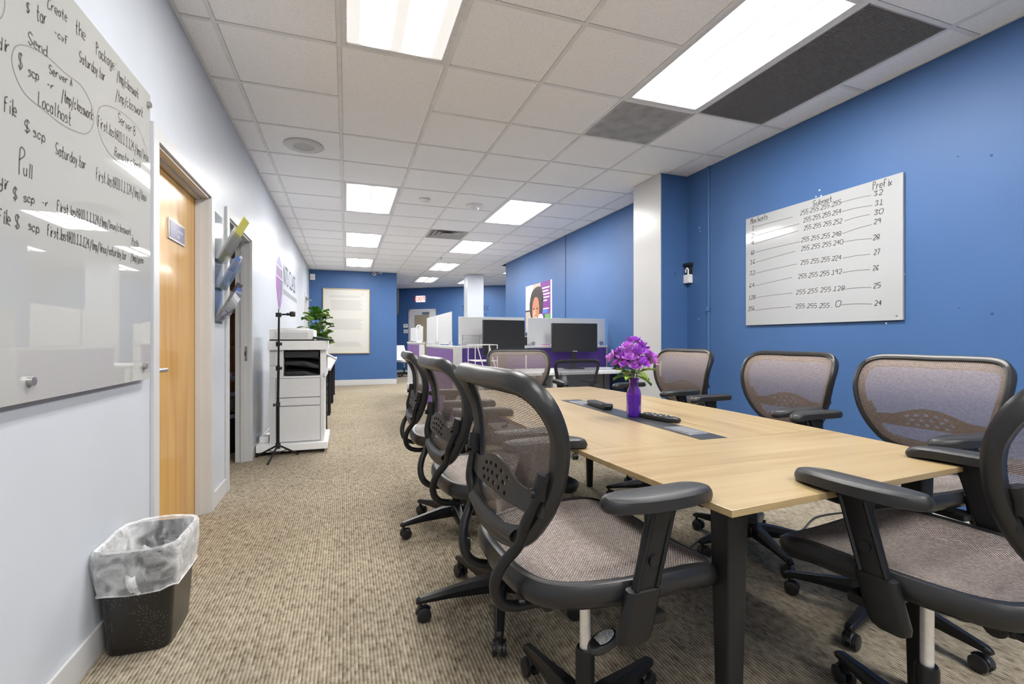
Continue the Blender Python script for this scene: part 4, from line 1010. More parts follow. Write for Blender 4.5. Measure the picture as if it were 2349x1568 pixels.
def bin_with_liner(label, loc, rz, hgt, wid, dep, seed, fine=True):
    t = thing('waste_bin', label, 'bin', loc, rz, 'waste bins with clear liners')
    N_ = 6 if fine else 3
    def ringz(z, k=1.0, d=0): f = .80+.20*z/hgt; return [Vector((a, b, z)) for a, b in rrect(wid*f*k+d, dep*f*k+d, .045*f, N_)]
    MB().loft([ringz(0, .94), ringz(.008), ringz(.03), ringz(hgt*.70), ringz(hgt*.71, 1.03), ringz(hgt), ringz(hgt, .965), ringz(.02, .955), ringz(.015, .9)], True, True).build('bin_body', 'bin_speck', t)
    if fine:
        lips = MB()
        for zz in (.705, .985): lips.tube([p*1.0 for p in ringz(hgt*zz, 1.0, .006)], .004, 6, closed=True)
        lips.build('rim_lip', 'bin_speck', t)
    # liner: folded over the rim, hanging outside, sagging inside
    n = len(ringz(0)); sub = 3 if fine else 1
    def dense(r): 
        out = []
        for i in range(len(r)):
            a, b = r[i], r[(i+1) % len(r)]; out += [a.lerp(b, j/sub) for j in range(sub)]
        return out
    rows_ = []
    spec = [(hgt*.60, .020, 0), (hgt*.63, .016, .2), (hgt*.72, .020, .5), (hgt*.82, .020, .8), (hgt*.92, .018, 1), (hgt*1.0, .016, .8), (hgt*1.03, .006, .6), (hgt*1.02, -.012, .6), (hgt*.95, -.03, 1.1), (hgt*.82, -.045, 1.3), (hgt*.66, -.06, 1.5), (hgt*.50, -.08, 1.5)]
    for k, (z, d, am) in enumerate(spec):
        r = []
        for q in dense(ringz(min(z, hgt), 1.0, d)):
            q.z = z
            w1 = noise3((q.x, q.y, z*.6+seed), 13); w2 = noise3((q.x+3, q.y, z+seed), 30); o = Vector((q.x, q.y, 0)).normalized()
            q += o*(.010*am*max(-.5, w1)+.005*am*w2); q.z += (.018*noise3((q.x*1.0, q.y, seed), 9)+.006*w2)*(1 if k < 3 else .6)*(0 if .3 < am < .0 else 1)
            r.append(q)
        rows_.append(r)
    MB().loft(rows_, False, False).build('liner', 'liner', t, fixn=False)
    MB().tube([v+Vector((0, 0, 0)) for v in rows_[0]], .0025, 5, closed=True).build('liner_hem', 'liner', t)
    if fine:
        MB().grid(lambda u, v: Vector((-.02+.03*u+.018*v, -dep/2-.010-.012*math.sin(v*3)-.008*math.sin(u*3), hgt*(.80-.17*v)+.006*math.sin(u*6))), 4, 8).build('liner_tail', 'liner', t, fixn=False)
        # tied-off knot and a fan of folds inside
        mb = MB()
        for i in range(9):
            a = -1.0+i*.28; mb.grid(lambda u, v: Vector((.0+.10*v*math.cos(a)+.012*u*math.sin(a)+.004*math.sin(v*9), -.07+.16*v*math.sin(a*.7+.9)+.012*u, hgt*.93-.10*math.sin(v*2.4)+.014*math.sin(u*5+i))), 3, 8)
        mb.build('liner_folds', 'liner', t, fixn=False)
    return t
bin_with_liner('black speckled waste bin with clear liner against the white wall', (-.686, 2.118, 0), 0, .365, .235, .315, 0)
bin_with_liner('far waste bin with white liner beside the purple partition', (1.005, 7.45, 0), 0, .40, .22, .30, 4, False)

# ---------------------------------------------------------------- leaflet rack between the doors
t = thing('leaflet_rack', 'clear three-pocket leaflet rack on the wall between the doors', 'rack', (XL, 3.665, 0))
MB().box((.0005, -.125, 1.20), (.004, .125, 1.93)).build('back_plate', 'clear_acrylic', t, smooth=False)
def pocket(z):
    mb = MB(); w_ = .115
    f = lambda y0, y1, p, q: None
    A_ = lambda x, y_, zz: Vector((x, y_, z+zz))
    th = .003
    def slab(a, b, c, d):   # thin slab through four corners
        n_ = (b-a).cross(d-a).normalized()*th; mb.add([a, b, c, d, a+n_, b+n_, c+n_, d+n_], [(0,1,2,3),(7,6,5,4),(0,4,5,1),(1,5,6,2),(2,6,7,3),(3,7,4,0)])
    slab(A_(.030, -w_, 0), A_(.030, w_, 0), A_(.125, w_, .185), A_(.125, -w_, .185))
    slab(A_(.004, -w_, 0), A_(.004, w_, 0), A_(.030, w_, 0), A_(.030, -w_, 0))
    for s in (-1, 1): slab(A_(.004, s*w_, 0), A_(.030, s*w_, 0), A_(.125, s*w_, .185), A_(.075, s*w_, .205))
    return mb
for k, z in enumerate((1.615, 1.43, 1.215)): pocket(z).build('pocket', 'clear_acrylic', t, smooth=False)
flat('leaf_yellow', 205, 200, 70); flat('leaf_blue', 90, 125, 195); flat('leaf_paper', 225, 225, 230); flat('leaf_dark', 55, 45, 65); flat('leaf_lilac', 165, 160, 195); flat('leaf_green', 120, 150, 60)
def leaflet(label, z, off, w_, h_, y_, mat, band=None, bmat=None):
    """a folded sheet leaning in a pocket"""
    L_ = Vector((.095, 0, .185)).normalized(); o = Vector((XL+.026-off, 3.665+y_, z+.006)); nn = Vector((-L_.z, 0, L_.x))
    def q(u, v, d): return o + Vector((0, u*w_/2, 0)) + L_*(v*h_) + nn*d + nn*.012*math.sin(v*PI)*0
    mb = MB().add([q(-1, 0, 0), q(1, 0, 0), q(1, 1, 0), q(-1, 1, 0), q(-1, 0, .004), q(1, 0, .004), q(1, 1, .004), q(-1, 1, .004)], [(0,1,2,3),(7,6,5,4),(0,4,5,1),(1,5,6,2),(2,6,7,3),(3,7,4,0)])
    ob = tag(mb.build('leaflet', mat, smooth=False), label, 'leaflet', 'leaflets in the wall rack')
    if band:
        a, b = band
        MB().add([q(-.98, a, -.0006), q(.98, a, -.0006), q(.98, b, -.0006), q(-.98, b, -.0006), q(-.98, a, -.0003), q(.98, a, -.0003), q(.98, b, -.0003), q(-.98, b, -.0003)], [(0,1,2,3),(7,6,5,4),(0,4,5,1),(1,5,6,2),(2,6,7,3),(3,7,4,0)]).build('printed_band', bmat, ob, smooth=False)
    return ob
leaflet('tall yellow leaflet sticking out of the top pocket', 1.615, .003, .18, .325, .02, 'leaf_yellow', (.22, .55), 'leaf_paper')
leaflet('white sheet behind the yellow leaflet', 1.615, .008, .20, .235, -.01, 'leaf_paper')
leaflet('blue and white leaflet in the middle pocket', 1.43, .003, .15, .235, -.02, 'leaf_blue', (.0, .55), 'leaf_paper')
leaflet('narrow white slip standing up in the middle pocket', 1.43, .008, .07, .255, .06, 'leaf_paper')
leaflet('dark picture leaflet leaning in the bottom pocket', 1.215, .013, .17, .275, -.015, 'leaf_dark', (.25, .5), 'leaf_green')
leaflet('lilac folded leaflet at the front of the bottom pocket', 1.215, .003, .16, .215, .015, 'leaf_lilac', (.45, .8), 'leaf_paper')
leaflet('blue leaflet in the middle of the bottom pocket', 1.215, .008, .15, .245, .03, 'leaf_blue', (.75, .9), 'leaf_paper')

# ---------------------------------------------------------------- shelving seen through the doorway
SY = 5.55
t = thing('shelf_unit', 'brown wooden shelf unit in the dim room behind the open doorway', 'shelf', (-1.45, SY, 0))
MB().box((-.55, .0, 0), (-.52, .38, 2.1)).build('side_panel', 'shelf_wood', t, smooth=False); MB().box((.52, .0, 0), (.55, .38, 2.1)).build('side_panel', 'shelf_wood', t, smooth=False)
MB().box((-.55, .38, 0), (.55, .39, 2.1)).build('back_panel', 'shelf_wood', t, smooth=False)
M['shelf_edge'] = wood_mat('light shelf edge', (.34, .20, .09), (.42, .26, .12), (.5, .32, .16), 0, .5)
for z in (.34, .66, 1.00, 1.36, 1.75): MB().box((-.52, .0, z), (.52, .38, z+.02)).build('shelf', 'shelf_edge', t, smooth=False)
rs = random.Random(9)
for k, (x, z, w_, h_, m_, lab) in enumerate(((-1.20, .68, .24, .035, 'leaf_lilac', 'lilac folder lying flat on the second shelf'), (-1.21, .716, .22, .03, 'leaf_paper', 'white papers on top of the lilac folder'), (-1.22, .36, .20, .14, 'leaf_paper', 'grey paper box on the lowest shelf'), (-1.16, .501, .2, .05, 'leaf_lilac', 'loose bundle of papers on the grey box'), (-1.2, 1.38, .24, .012, 'leaf_paper', 'thin white sheets on the upper shelf'))):
    o = MB().box((-w_/2, -.12, 0), (w_/2, .12, h_)).build('paper_stack', m_, None, smooth=True, bevel=.004); o.location = (x, SY+.15, z+.0005); o.rotation_euler = (0, 0, rs.uniform(-.3, .3)); tag(o, lab, 'papers')
t = thing('dark_bin', 'dark waste bin on the floor of the side room', 'bin', (-1.10, 5.30, 0))
MB().lathe([(.10, 0), (.105, .01), (.14, .36), (.145, .37), (.135, .37), (.10, .02)], 20).build('bin_shell', 'black_plastic', t)
MB().lathe([(.146, .34), (.15, .375), (.138, .375)], 20, capb=False, capt=False).build('bin_rim', 'leaf_lilac', t)

# ---------------------------------------------------------------- printer on its white plinth
PY = 4.99
pr_ = thing('office_printer', 'tall grey and white office printer against the left wall', 'printer', (0, 0, .105))
x0, x1 = -.685, -.205
B_ = lambda n, lo, hi, m, par=None, bev=.004: MB().box(lo, hi).build(n, m, par or pr_, bevel=bev)
B_('lower_cabinet', (x0, PY+.03, 0), (x1, PY+.55, .62), 'printer')
MB().box((x0+.056, PY+.0275, .006), (x1-.031, PY+.0305, .616)).build('seam_gap', 'printer_seam', pr_, smooth=False)
d_ = B_('cabinet_door', (x0+.06, PY+.02, .01), (x1-.035, PY+.032, .345), 'printer', None, .003)
B_('drawer', (x0+.06, PY+.02, .352), (x1-.035, PY+.032, .425), 'printer', None, .003)
B_('drawer', (x0+.06, PY+.02, .432), (x1-.035, PY+.032, .612), 'printer', None, .003)
M['grip'] = P('grey grip recess', (.36, .36, .365), .5)
B_('drawer_grip', (x0+.14, PY+.016, .347), (x1-.14, PY+.026, .358), 'grip', None, .002)
B_('left_column', (x0, PY+.03, .62), (x0+.12, PY+.55, .885), 'printer')
B_('back_body', (x0+.12, PY+.28, .62), (x1, PY+.55, .885), 'printer')
B_('right_column', (x1-.035, PY+.06, .62), (x1+.02, PY+.55, .885), 'printer_w')
B_('tray_bay', (x0+.12, PY+.24, .62), (x1-.035, PY+.285, .87), 'black_plastic', None, 0)
B_('bay_floor', (x0+.12, PY+.035, .615), (x1-.035, PY+.28, .635), 'printer')
for z in (.645, .74):
    MB().add([(x0+.135, PY+.04, z), (x1-.16, PY+.04, z), (x1-.10, PY+.05, z-.03), (x1-.05, PY+.06, z-.035), (x1-.05, PY+.26, z+.03), (x0+.135, PY+.26, z+.04)] + [(x0+.135, PY+.04, z+.035), (x1-.17, PY+.04, z+.035), (x1-.11, PY+.05, z+.012), (x1-.05, PY+.06, z-.005), (x1-.05, PY+.26, z+.05), (x0+.135, PY+.26, z+.09)],
        [(0,5,4,3,2,1), (6,7,8,9,10,11)] + [(i, (i+1) % 6, 6+(i+1) % 6, 6+i) for i in range(6)]).build('output_tray', 'black_plastic', pr_, bevel=.003)
B_('exit_slot', (x0+.125, PY+.06, .81), (x1-.05, PY+.26, .872), 'black_plastic', None, .004)
B_('scanner_deck', (x0-.012, PY-.005, .885), (x1+.03, PY+.54, .975), 'printer_w', None, .010)
B_('deck_gap', (x0+.002, PY+.002, .975), (x1-.09, PY+.5, .985), 'black_plastic', None, 0)
lid = B_('document_feeder', (x0+.002, PY-.002, .985), (x1-.09, PY+.50, 1.085), 'printer_w', None, .012)
MB().box((x0+.05, PY-.006, 1.0), (x1-.14, PY-.001, 1.055)).build('feeder_door', 'printer', lid, bevel=.002)
MB().box((x0+.06, PY+.05, 1.085), (x1-.15, PY+.40, 1.098)).build('feeder_tray', 'printer', lid, bevel=.004)
mb = MB(); mtx = Matrix.Translation((x1+.01, PY+.02, .978)) @ Matrix.Rotation(R(8), 4, 'Y')
mb.box((-.11, -.04, 0), (.075, .19, .022), mtx); cp = mb.build('control_panel', 'black_plastic', pr_, bevel=.004)
MB().box((-.085, -.02, .021), (.05, .13, .0235), mtx).build('touch_screen', 'dark_screen', cp, bevel=.001)
mb = MB(); mb.box((x1+.018, PY+.10, .80), (x1+.022, PY+.42, .83)); mtx = Matrix.Translation((x1+.02, PY+.12, .83)) @ Matrix.Rotation(R(30), 4, 'Y'); mb.box((0, 0, 0), (.10, .25, .012), mtx)
mb.build('side_tray', 'grip', pr_, bevel=.003)
MB().box((x1+.0005, PY+.02, .62), (x1+.004, PY+.16, .66)).build('side_latch', 'grip', pr_, bevel=.001)
for z in (.12, .25, .39): MB().box((x0-.001, PY+.028, .62+z*.0+z), (x0+.058, PY+.0305, .623+z)).build('body_seam', 'printer_seam', pr_, smooth=False)
pb = thing('printer_plinth', 'low white wheeled plinth under the printer', 'plinth', (0, 0, 0))
MB().box((-.792, PY-.03, .035), (-.168, PY+.64, .104)).build('platform', 'printer_w', pb, bevel=.008)
for a, b in ((-.74, PY+.02), (-.22, PY+.02), (-.74, PY+.58), (-.22, PY+.58)): MB().cyl((a-.02, b, .019), (a+.02, b, .019), .0185, n=14).box((a-.018, b-.016, .02), (a+.018, b+.016, .036)).build('wheel', 'black_plastic', pb)
tag(MB().box((-.78, PY+.09, .1045), (-.70, PY+.19, .165)).build('power_brick', 'white_plastic', bevel=.006), 'small white box on the plinth beside the printer', 'box')
tag(MB().tube(catmull([(-.792, PY+.0, .108), (-.775, PY+.03, .115), (-.75, PY+.05, .18), (-.70, PY+.06, .26)], 5, False), .003, 6).build('white_cable', 'white_plastic'), 'thin white cable rising from the plinth', 'cable')

# ---------------------------------------------------------------- light stand
sx, sy = -.585, 4.80
t = thing('tripod_stand', 'slim black tripod stand in front of the printer', 'tripod', (sx, sy, 0))
MB().cyl((0, 0, .10), (0, 0, .52), .0135).build('lower_tube', 'table_metal', t)
MB().cyl((0, 0, .50), (.004, 0, .86), .011).build('middle_tube', 'table_metal', t)
MB().cyl((.004, 0, .84), (.008, 0, 1.31), .0085).build('upper_tube', 'table_metal', t)
for z, e in ((.50, -.032), (.83, .03), (1.05, .03)): 
    c_ = MB().cyl((0, 0, z-.022), (0, 0, z+.022), .018).build('collar', 'black_plastic', t); MB().cyl((0, -.01, z), (e, -.02, z), .008).cyl((e, -.02, z-.014), (e, -.02, z+.014), .006).build('clamp_knob', 'black_plastic', c_)
MB().cyl((0, 0, .10), (0, 0, .15), .022).cyl((0, 0, .055), (0, 0, .075), .015).build('leg_hub', 'black_plastic', t)
for px, py in ((615, 1064), (588, 1047), (684, 1041)):
    p = at_z(px, py, 0.006); q = Vector((p.x-sx, p.y-sy, .008)); l_ = MB().tube([(q.x*.06, q.y*.06, .125), (q.x, q.y, .010)], .008, 8).build('leg', 'table_metal', t)
    MB().tube([(0, 0, .065), (q.x*.45, q.y*.45, .072)], .004, 6).build('brace', 'table_metal', l_); MB().cyl((q.x*.95, q.y*.95, .012), (q.x*1.03, q.y*1.03, .008), .0095, n=10).build('rubber_foot', 'black_plastic', l_)
hd = MB().box((-.018, -.018, 1.295), (.028, .018, 1.335)).cyl((.005, 0, 1.33), (.005, 0, 1.37), .004).build('clamp_head', 'black_plastic', t, bevel=.004)
MB().cyl((.02, 0, 1.318), (.085, 0, 1.322), .008).lathe([(.014, -.012), (.017, 0), (.014, .012)], 12, c=(.085, 0, 1.322)).build('ball_arm', 'black_plastic', hd)
MB().box((.098, -.022, 1.300), (.145, .022, 1.348)).build('phone_clamp', 'black_plastic', hd, bevel=.010)
# ---------------------------------------------------------------- wall graphic (shield and lettering) on the left wall
LX = XL+.0012
def textmesh(s, size, mat, name, parent, align='CENTER', ext=0.0):
    cu = bpy.data.curves.new('t', 'FONT'); cu.body = s; cu.size = size; cu.align_x = align; cu.extrude = ext
    ob = bpy.data.objects.new('t', cu); C.objects.link(ob); dg = bpy.context.evaluated_depsgraph_get()
    me = bpy.data.meshes.new_from_object(ob.evaluated_get(dg)); bpy.data.objects.remove(ob); bpy.data.curves.remove(cu)
    me.name = name; me.materials.clear(); me.materials.append(M[mat]); return link(name, me, parent)
FACE_PX = Matrix(((0, 0, 1), (1, 0, 0), (0, 1, 0))).to_euler()      # text reading along +Y, facing +X
FACE_NX = Matrix(((0, 0, -1), (-1, 0, 0), (0, 1, 0))).to_euler()    # text reading along -Y, facing -X
FACE_NY = (PI/2, 0, 0)
flat('shield_top', 150, 138, 175); flat('shield_purple', 150, 80, 150); flat('shield_slate', 112, 104, 140); flat('shield_line', 232, 232, 240); flat('decal_dark', 58, 58, 72); flat('decal_grey', 150, 150, 160); flat('decal_lilac', 205, 205, 230)
t = thing('wall_decal', 'purple shield logo with dark lettering on the left wall above the printer', 'sign', (0, 0, 0))
yc = 6.80; hwid = .31; zt, zbm = 2.17, 1.475
def shield_half(u):   # half width at height fraction u (0 foot, 1 tip)
    return hwid*min(1, (u/.42)**.55) if u < .42 else (hwid if u < .80 else hwid*max(0, 1-((u-.80)/.20)**1.3))
def shield_piece(name, u0, u1, s0, s1, mat, off):
    n = 14; mb = MB()
    P_ = [(yc+s0*shield_half(u0+(u1-u0)*i/n), zbm+(zt-zbm)*(u0+(u1-u0)*i/n)) for i in range(n+1)]; Q_ = [(yc+s1*shield_half(u0+(u1-u0)*i/n), z) for i, (_, z) in enumerate(P_)]
    mb.add([(LX+off, a, b) for a, b in P_] + [(LX+off, a, b) for a, b in Q_], [(i, n+1+i, n+2+i, i+1) for i in range(n)]); return mb.build(name, mat, t, smooth=False, fixn=False)
shield_piece('shield_field', 0, .585, -1, -.05, 'shield_purple', 0); shield_piece('shield_field', 0, .585, -.05, 1, 'shield_slate', 0)
for k in range(6): shield_piece('shield_bar', .60, .78, -.92+.32*k, -.92+.32*k+.24, ('shield_purple', 'shield_slate')[k % 2], 0)
shield_piece('shield_crest', .80, 1, -1, 1, 'shield_top', 0)
for u in (.585, .79): shield_piece('shield_rule', u, u+.014, -1, 1, 'shield_line', .0004)
for k in range(5): MB().cyl((LX, yc-.1+.06*k, 1.60+.05*(k % 3)), (LX+.0008, yc-.1+.06*k, 1.60+.05*(k % 3)), .03, n=10).build('crest_detail', 'shield_top', t)
o = textmesh('NTS CLASS', .40, 'decal_dark', 'lettering', t, 'LEFT'); o.location = (LX+.0005, 7.20, 1.86); o.rotation_euler = FACE_PX; o.scale = (.82, 1, 1)
for k, (z, h_, m_) in enumerate(((1.72, .07, 'decal_grey'), (1.58, .07, 'decal_lilac'), (1.52, .018, 'decal_lilac'))):
    n = 16
    for i in range(n): MB().box((LX, 7.20+1.9*i/n, z), (LX+.0005, 7.20+1.9*(i+.72)/n, z+h_)).build('small_print', m_, t, smooth=False)

# ---------------------------------------------------------------- back wall
t = thing('framed_print', 'large framed cream print with faint grey text blocks on the blue wall', 'picture', (.012, YBACK, 1.53))
W2, H2 = .51, .755
MB().box((-W2, -.02, -H2), (W2, -.001, H2)).build('backing', 'cream_paper', t, smooth=False)
mb = MB()
for lo, hi in (((-W2-.018, -.036, -H2-.018), (-W2, -.001, H2+.018)), ((W2, -.036, -H2-.018), (W2+.018, -.001, H2+.018)), ((-W2, -.036, H2), (W2, -.001, H2+.018)), ((-W2, -.036, -H2-.018), (W2, -.001, -H2))): mb.box(lo, hi)
mb.build('frame', 'gold_frame', t, bevel=.004)
for k, (z, h_, x0, x1, n) in enumerate(((.56, .06, -.38, .32, 2), (.26, .25, -.36, .36, 9), (-.20, .26, -.34, .36, 10), (-.60, .12, -.30, .34, 4))):
    for i in range(n): MB().box((x0+.01*((i*7) % 3), -.0206, z+h_*i/n), (x1-.02*((i*5) % 4), -.0198, z+h_*(i+.62)/n)).build('text_line', 'print_grey', t, smooth=False)
MB().box((.34, -.0206, .62), (.37, -.0198, .66)).build('corner_mark', 'print_grey', t, smooth=False)
p = at_y(857, 628, YBACK)
t = thing('security_camera', 'small grey bullet camera under the ceiling on the blue wall', 'camera', (p.x, YBACK, p.z))
MB().cyl((0, -.14, -.02), (.03, -.03, -.01), .034, n=16).build('camera_body', 'white_plastic', t); MB().cyl((-.001, -.145, -.0205), (.004, -.13, -.019), .026, n=16).build('lens', 'black_plastic', t)
MB().tube([(.03, -.03, -.01), (.10, -.02, .025), (.17, -.002, .035)], .008, 6).cyl((.17, -.012, .035), (.17, -.0005, .035), .03).build('bracket', 'steel', t)
t = thing('corner_sensor', 'small white motion sensor high in the corner of the blue wall', 'sensor', (XL+.075, YBACK, 2.55))
MB().box((-.055, -.05, -.07), (.055, -.0005, .07)).build('sensor_case', 'white_plastic', t, bevel=.012); MB().box((-.035, -.056, -.05), (.035, -.049, .01)).build('sensor_lens', 'part_grey', t, bevel=.003)

# ---------------------------------------------------------------- row of narrow tables behind the printer
def narrow_table(label, y0, y1, x1):
    t = thing('narrow_table', label, 'table', (0, 0, 0), 0, 'narrow tables along the left wall')
    x0 = XL+.04
    MB().box((x0, y0, .715), (x1, y1, .745)).build('table_top', 'table_top_beige', t, bevel=.004)
    MB().lathe([(.03, .7455), (.03, .747)], 14, c=(x1-.09, (y0+y1)/2, 0)).build('cable_grommet', 'black_plastic', t)
    for y_ in (y0+.08, y1-.08):
        for x in (x0+.06, x1-.06): MB().box((x-.018, y_-.018, .02), (x+.018, y_+.018, .715)).build('leg', 'table_metal', t, smooth=False); 
        MB().box((x0+.06, y_-.014, .36), (x1-.06, y_+.014, .40)).build('crossbar', 'table_metal', t, smooth=False)
        MB().box((x0+.04, y_-.02, 0), (x1-.04, y_+.02, .022)).build('foot', 'table_metal', t, smooth=False)
narrow_table('narrow beige table with black legs just behind the printer', 6.15, 7.45, -.175)
narrow_table('narrow beige table with black legs, middle of the row', 7.50, 8.80, -.172)
narrow_table('narrow beige table with black legs, last before the blue wall', 8.85, 10.15, -.168)
t = thing('potted_plant', 'leafy green potted plant on the narrow table behind the printer', 'plant', (-.36, 6.62, .746))
MB().lathe([(.085, 0), (.115, .17), (.12, .18), (.108, .18), (.10, .15)], 24).build('pot', 'white_plastic', t)
rp = random.Random(21); mbS = MB()
for k in range(130):
    a = rp.uniform(0, 2*PI); z = rp.uniform(.22, .74); rr = rp.uniform(.01, .13)*(1 if z < .62 else .6)
    b0 = Vector((rr*math.cos(a), rr*math.sin(a), z)); d = Vector((math.cos(a), math.sin(a), rp.uniform(-.1, .9))).normalized(); mb = MB()
    petal(mb, b0, d, Vector((0, 0, 1)), rp.uniform(.085, .125), rp.uniform(.07, .10), -.25); mb.build('leaf', ('leaf', 'leaf', 'leaf_light')[k % 3], t, fixn=False)
    mbS.tube([(0, 0, .15), (b0.x*.5, b0.y*.5, z*.65), tuple(b0)], .004, 5)
mbS.build('stems', 'stem', t)
flat('bow_blue', 110, 150, 215)
for k, (x, z) in enumerate(((-.04, .52), (.03, .36), (.0, .57))):
    mb = MB()
    for s in (-1, 1): petal(mb, Vector((x, -.15, z)), Vector((s, -.2, .25)).normalized(), Vector((0, -1, 0)), .045, .04, .2)
    mb.build('blue_ribbon', 'bow_blue', t, fixn=False)

# ---------------------------------------------------------------- cubicles
def screen_panel(par, lo, hi): return MB().box(lo, hi).build('screen_panel', 'screen_white', par, bevel=.003)
t = thing('cubicle_partition', 'long purple partition with white screens, along the aisle', 'partition', (0, 0, 0), 0, 'purple cubicle partitions')
MB().box((1.150, 5.31, 0), (1.238, 7.2, 1.0)).build('core', 'part_grey', t, smooth=False)
for y0, y1 in ((5.36, 6.23), (6.27, 7.17)): MB().box((1.143, y0, .09), (1.152, y1, .975)).build('fabric_panel', 'purple', t, bevel=.002)
MB().box((1.138, 5.30, .985), (1.248, 7.21, 1.015)).build('top_rail', 'part_grey', t, bevel=.004)
MB().box((1.140, 5.295, 0), (1.244, 5.312, 1.0)).build('end_post', 'part_grey', t, bevel=.004)
for y0, y1 in ((5.62, 6.50), (6.56, 7.44)):
    screen_panel(t, (1.185, y0, 1.03), (1.197, y1, 1.425))
    for y_ in (y0+.04, y1-.06): MB().box((1.172, y_, 1.012), (1.21, y_+.05, 1.065)).build('screen_clamp', 'brushed', t, bevel=.003)
t = thing('cubicle_partition', 'deep violet partition with white screens behind the two monitors', 'partition', (0, 0, 0), 0, 'purple cubicle partitions')
MB().box((1.25, 5.505, 0), (3.235, 5.555, 1.0)).build('core', 'part_grey', t, smooth=False)
for x0, x1 in ((1.27, 2.085), (2.11, 3.22)): MB().box((x0, 5.497, .09), (x1, 5.507, .985)).build('fabric_panel', 'purple_dark', t, bevel=.002)
MB().box((1.25, 5.49, .99), (3.235, 5.57, 1.018)).build('top_rail', 'part_grey', t, bevel=.004)
for x0, x1 in ((1.255, 2.085), (2.13, 3.215)):
    screen_panel(t, (x0, 5.525, 1.03), (x1, 5.537, 1.362))
    for x in (x0+.03, x1-.09): MB().box((x, 5.512, 1.012), (x+.06, 5.55, 1.065)).build('screen_clamp', 'brushed', t, bevel=.003)
t = thing('cubicle_partition', 'small far purple partition with low white screens near the exit door', 'partition', (0, 0, 0), 0, 'purple cubicle partitions')
MB().box((1.150, 8.0, 0), (1.238, 9.6, .62)).build('base_panel', 'white_plastic', t, smooth=False)
MB().box((1.150, 8.0, .62), (1.238, 9.6, 1.02)).build('core', 'part_grey', t, smooth=False)
for y0, y1 in ((8.03, 8.75), (8.79, 9.57)): MB().box((1.143, y0, .63), (1.152, y1, 1.0)).build('fabric_panel', 'purple', t, bevel=.002)
MB().box((1.138, 7.99, 1.02), (1.248, 9.61, 1.045)).build('top_rail', 'part_grey', t, bevel=.004)
for y0, y1 in ((7.9, 8.55), (8.6, 9.4)): screen_panel(t, (1.185, y0, 1.06), (1.197, y1, 1.31))
# far desks and white pedestal
def desk(label, lo, hi, legs, group='white desks'):
    t = thing('white_desk', label, 'desk', (0, 0, 0), 0, group); (x0, y0), (x1, y1) = lo, hi
    MB().box((x0, y0, .705), (x1, y1, .735)).build('desk_top', 'desk_white', t, bevel=.004)
    for x, y_ in legs: MB().box((x-.025, y_-.025, 0), (x+.025, y_+.025, .705)).build('leg', 'part_grey', t, smooth=False)
    MB().box((x0+.08, y1-.05, .42), (x1-.08, y1-.035, .70)).build('modesty_panel', 'part_grey', t, smooth=False)
    return t
desk('white desk under the left monitor, behind the far conference chair', (1.27, 4.72), (2.20, 5.485), ((1.32, 4.77), (2.15, 4.77), (1.32, 5.4), (2.15, 5.4)))
desk('white desk under the right monitor, beside the blue wall', (2.21, 4.72), (3.22, 5.485), ((2.26, 4.77), (3.17, 4.77), (2.26, 5.4), (3.17, 5.4)))
desk('white desk near the exit door behind the far partition', (1.30, 8.1), (2.3, 8.8), ((1.35, 8.15), (2.25, 8.15)))
MON = [('left black monitor on the white desk, turned slightly', (1.72, 5.22, .7355), R(14), .56, .40), ('right black monitor in front of the violet partition', (2.62, 5.22, .7355), R(-3), .595, .345)]
for lab, loc, rz, w_, h_ in MON:
    t = thing('desktop_monitor', lab, 'monitor', loc, rz, 'black desktop monitors'); zc = .38
    MB().box((-w_/2, -.012, zc-h_/2), (w_/2, .018, zc+h_/2)).build('casing', 'black_plastic', t, bevel=.004)
    MB().box((-w_/2+.007, -.0135, zc-h_/2+.016), (w_/2-.007, -.0115, zc+h_/2-.007)).build('screen', 'dark_screen', t, smooth=False)
    MB().box((-.03, -.0142, zc-h_/2+.004), (.03, -.0118, zc-h_/2+.012)).build('badge', 'part_grey', t, smooth=False)
    MB().box((-.03, .018, .02), (.03, .045, zc)).build('stand_neck', 'black_plastic', t, bevel=.004)
    MB().box((-.11, -.05, 0), (.11, .10, .012)).build('stand_foot', 'black_plastic', t, bevel=.005)
# little things on and around the desks
t = thing('desk_speaker', 'slim black upright speaker on the desk end beside the blue wall', 'speaker', (3.06, 4.98, .7355)); MB().box((-.045, -.04, 0), (.045, .04, .012)).build('foot', 'black_plastic', t, bevel=.004); MB().box((-.030, -.026, .01), (.030, .026, .235)).build('cabinet', 'black_plastic', t, bevel=.008)
tag(MB().tube(catmull([(3.08, 5.02, .85), (3.13, 5.0, .80), (3.16, 5.0, .745), (3.19, 5.06, .742), (3.2, 5.15, .742)], 5, False), .005, 6).build('black_cable', 'black_plastic'), 'black cable curling down behind the upright speaker', 'cable')
flat('card_art', 175, 120, 100); flat('card_grey', 105, 110, 125)
t = thing('totem_display', 'thin dark stand with a small card in the gap between screens', 'stand', (2.105, 5.53, 1.0185))
MB().box((-.045, -.03, 0), (.045, .03, .006)).build('foot', 'black_plastic', t, bevel=.002); MB().box((-.014, -.01, .006), (.014, .01, .10)).build('pillar', 'black_plastic', t, bevel=.002)
MB().box((-.013, -.008, .10), (.013, .004, .165)).build('card', 'card_grey', t, smooth=False); MB().box((-.014, -.009, .108), (.014, -.007, .116)).build('white_band', 'leaf_paper', t, smooth=False); MB().box((-.014, -.009, .158), (.014, -.007, .168)).build('white_band', 'leaf_paper', t, smooth=False)
M['wire_white'] = P('white coated wire', (.74, .74, .74), .4)
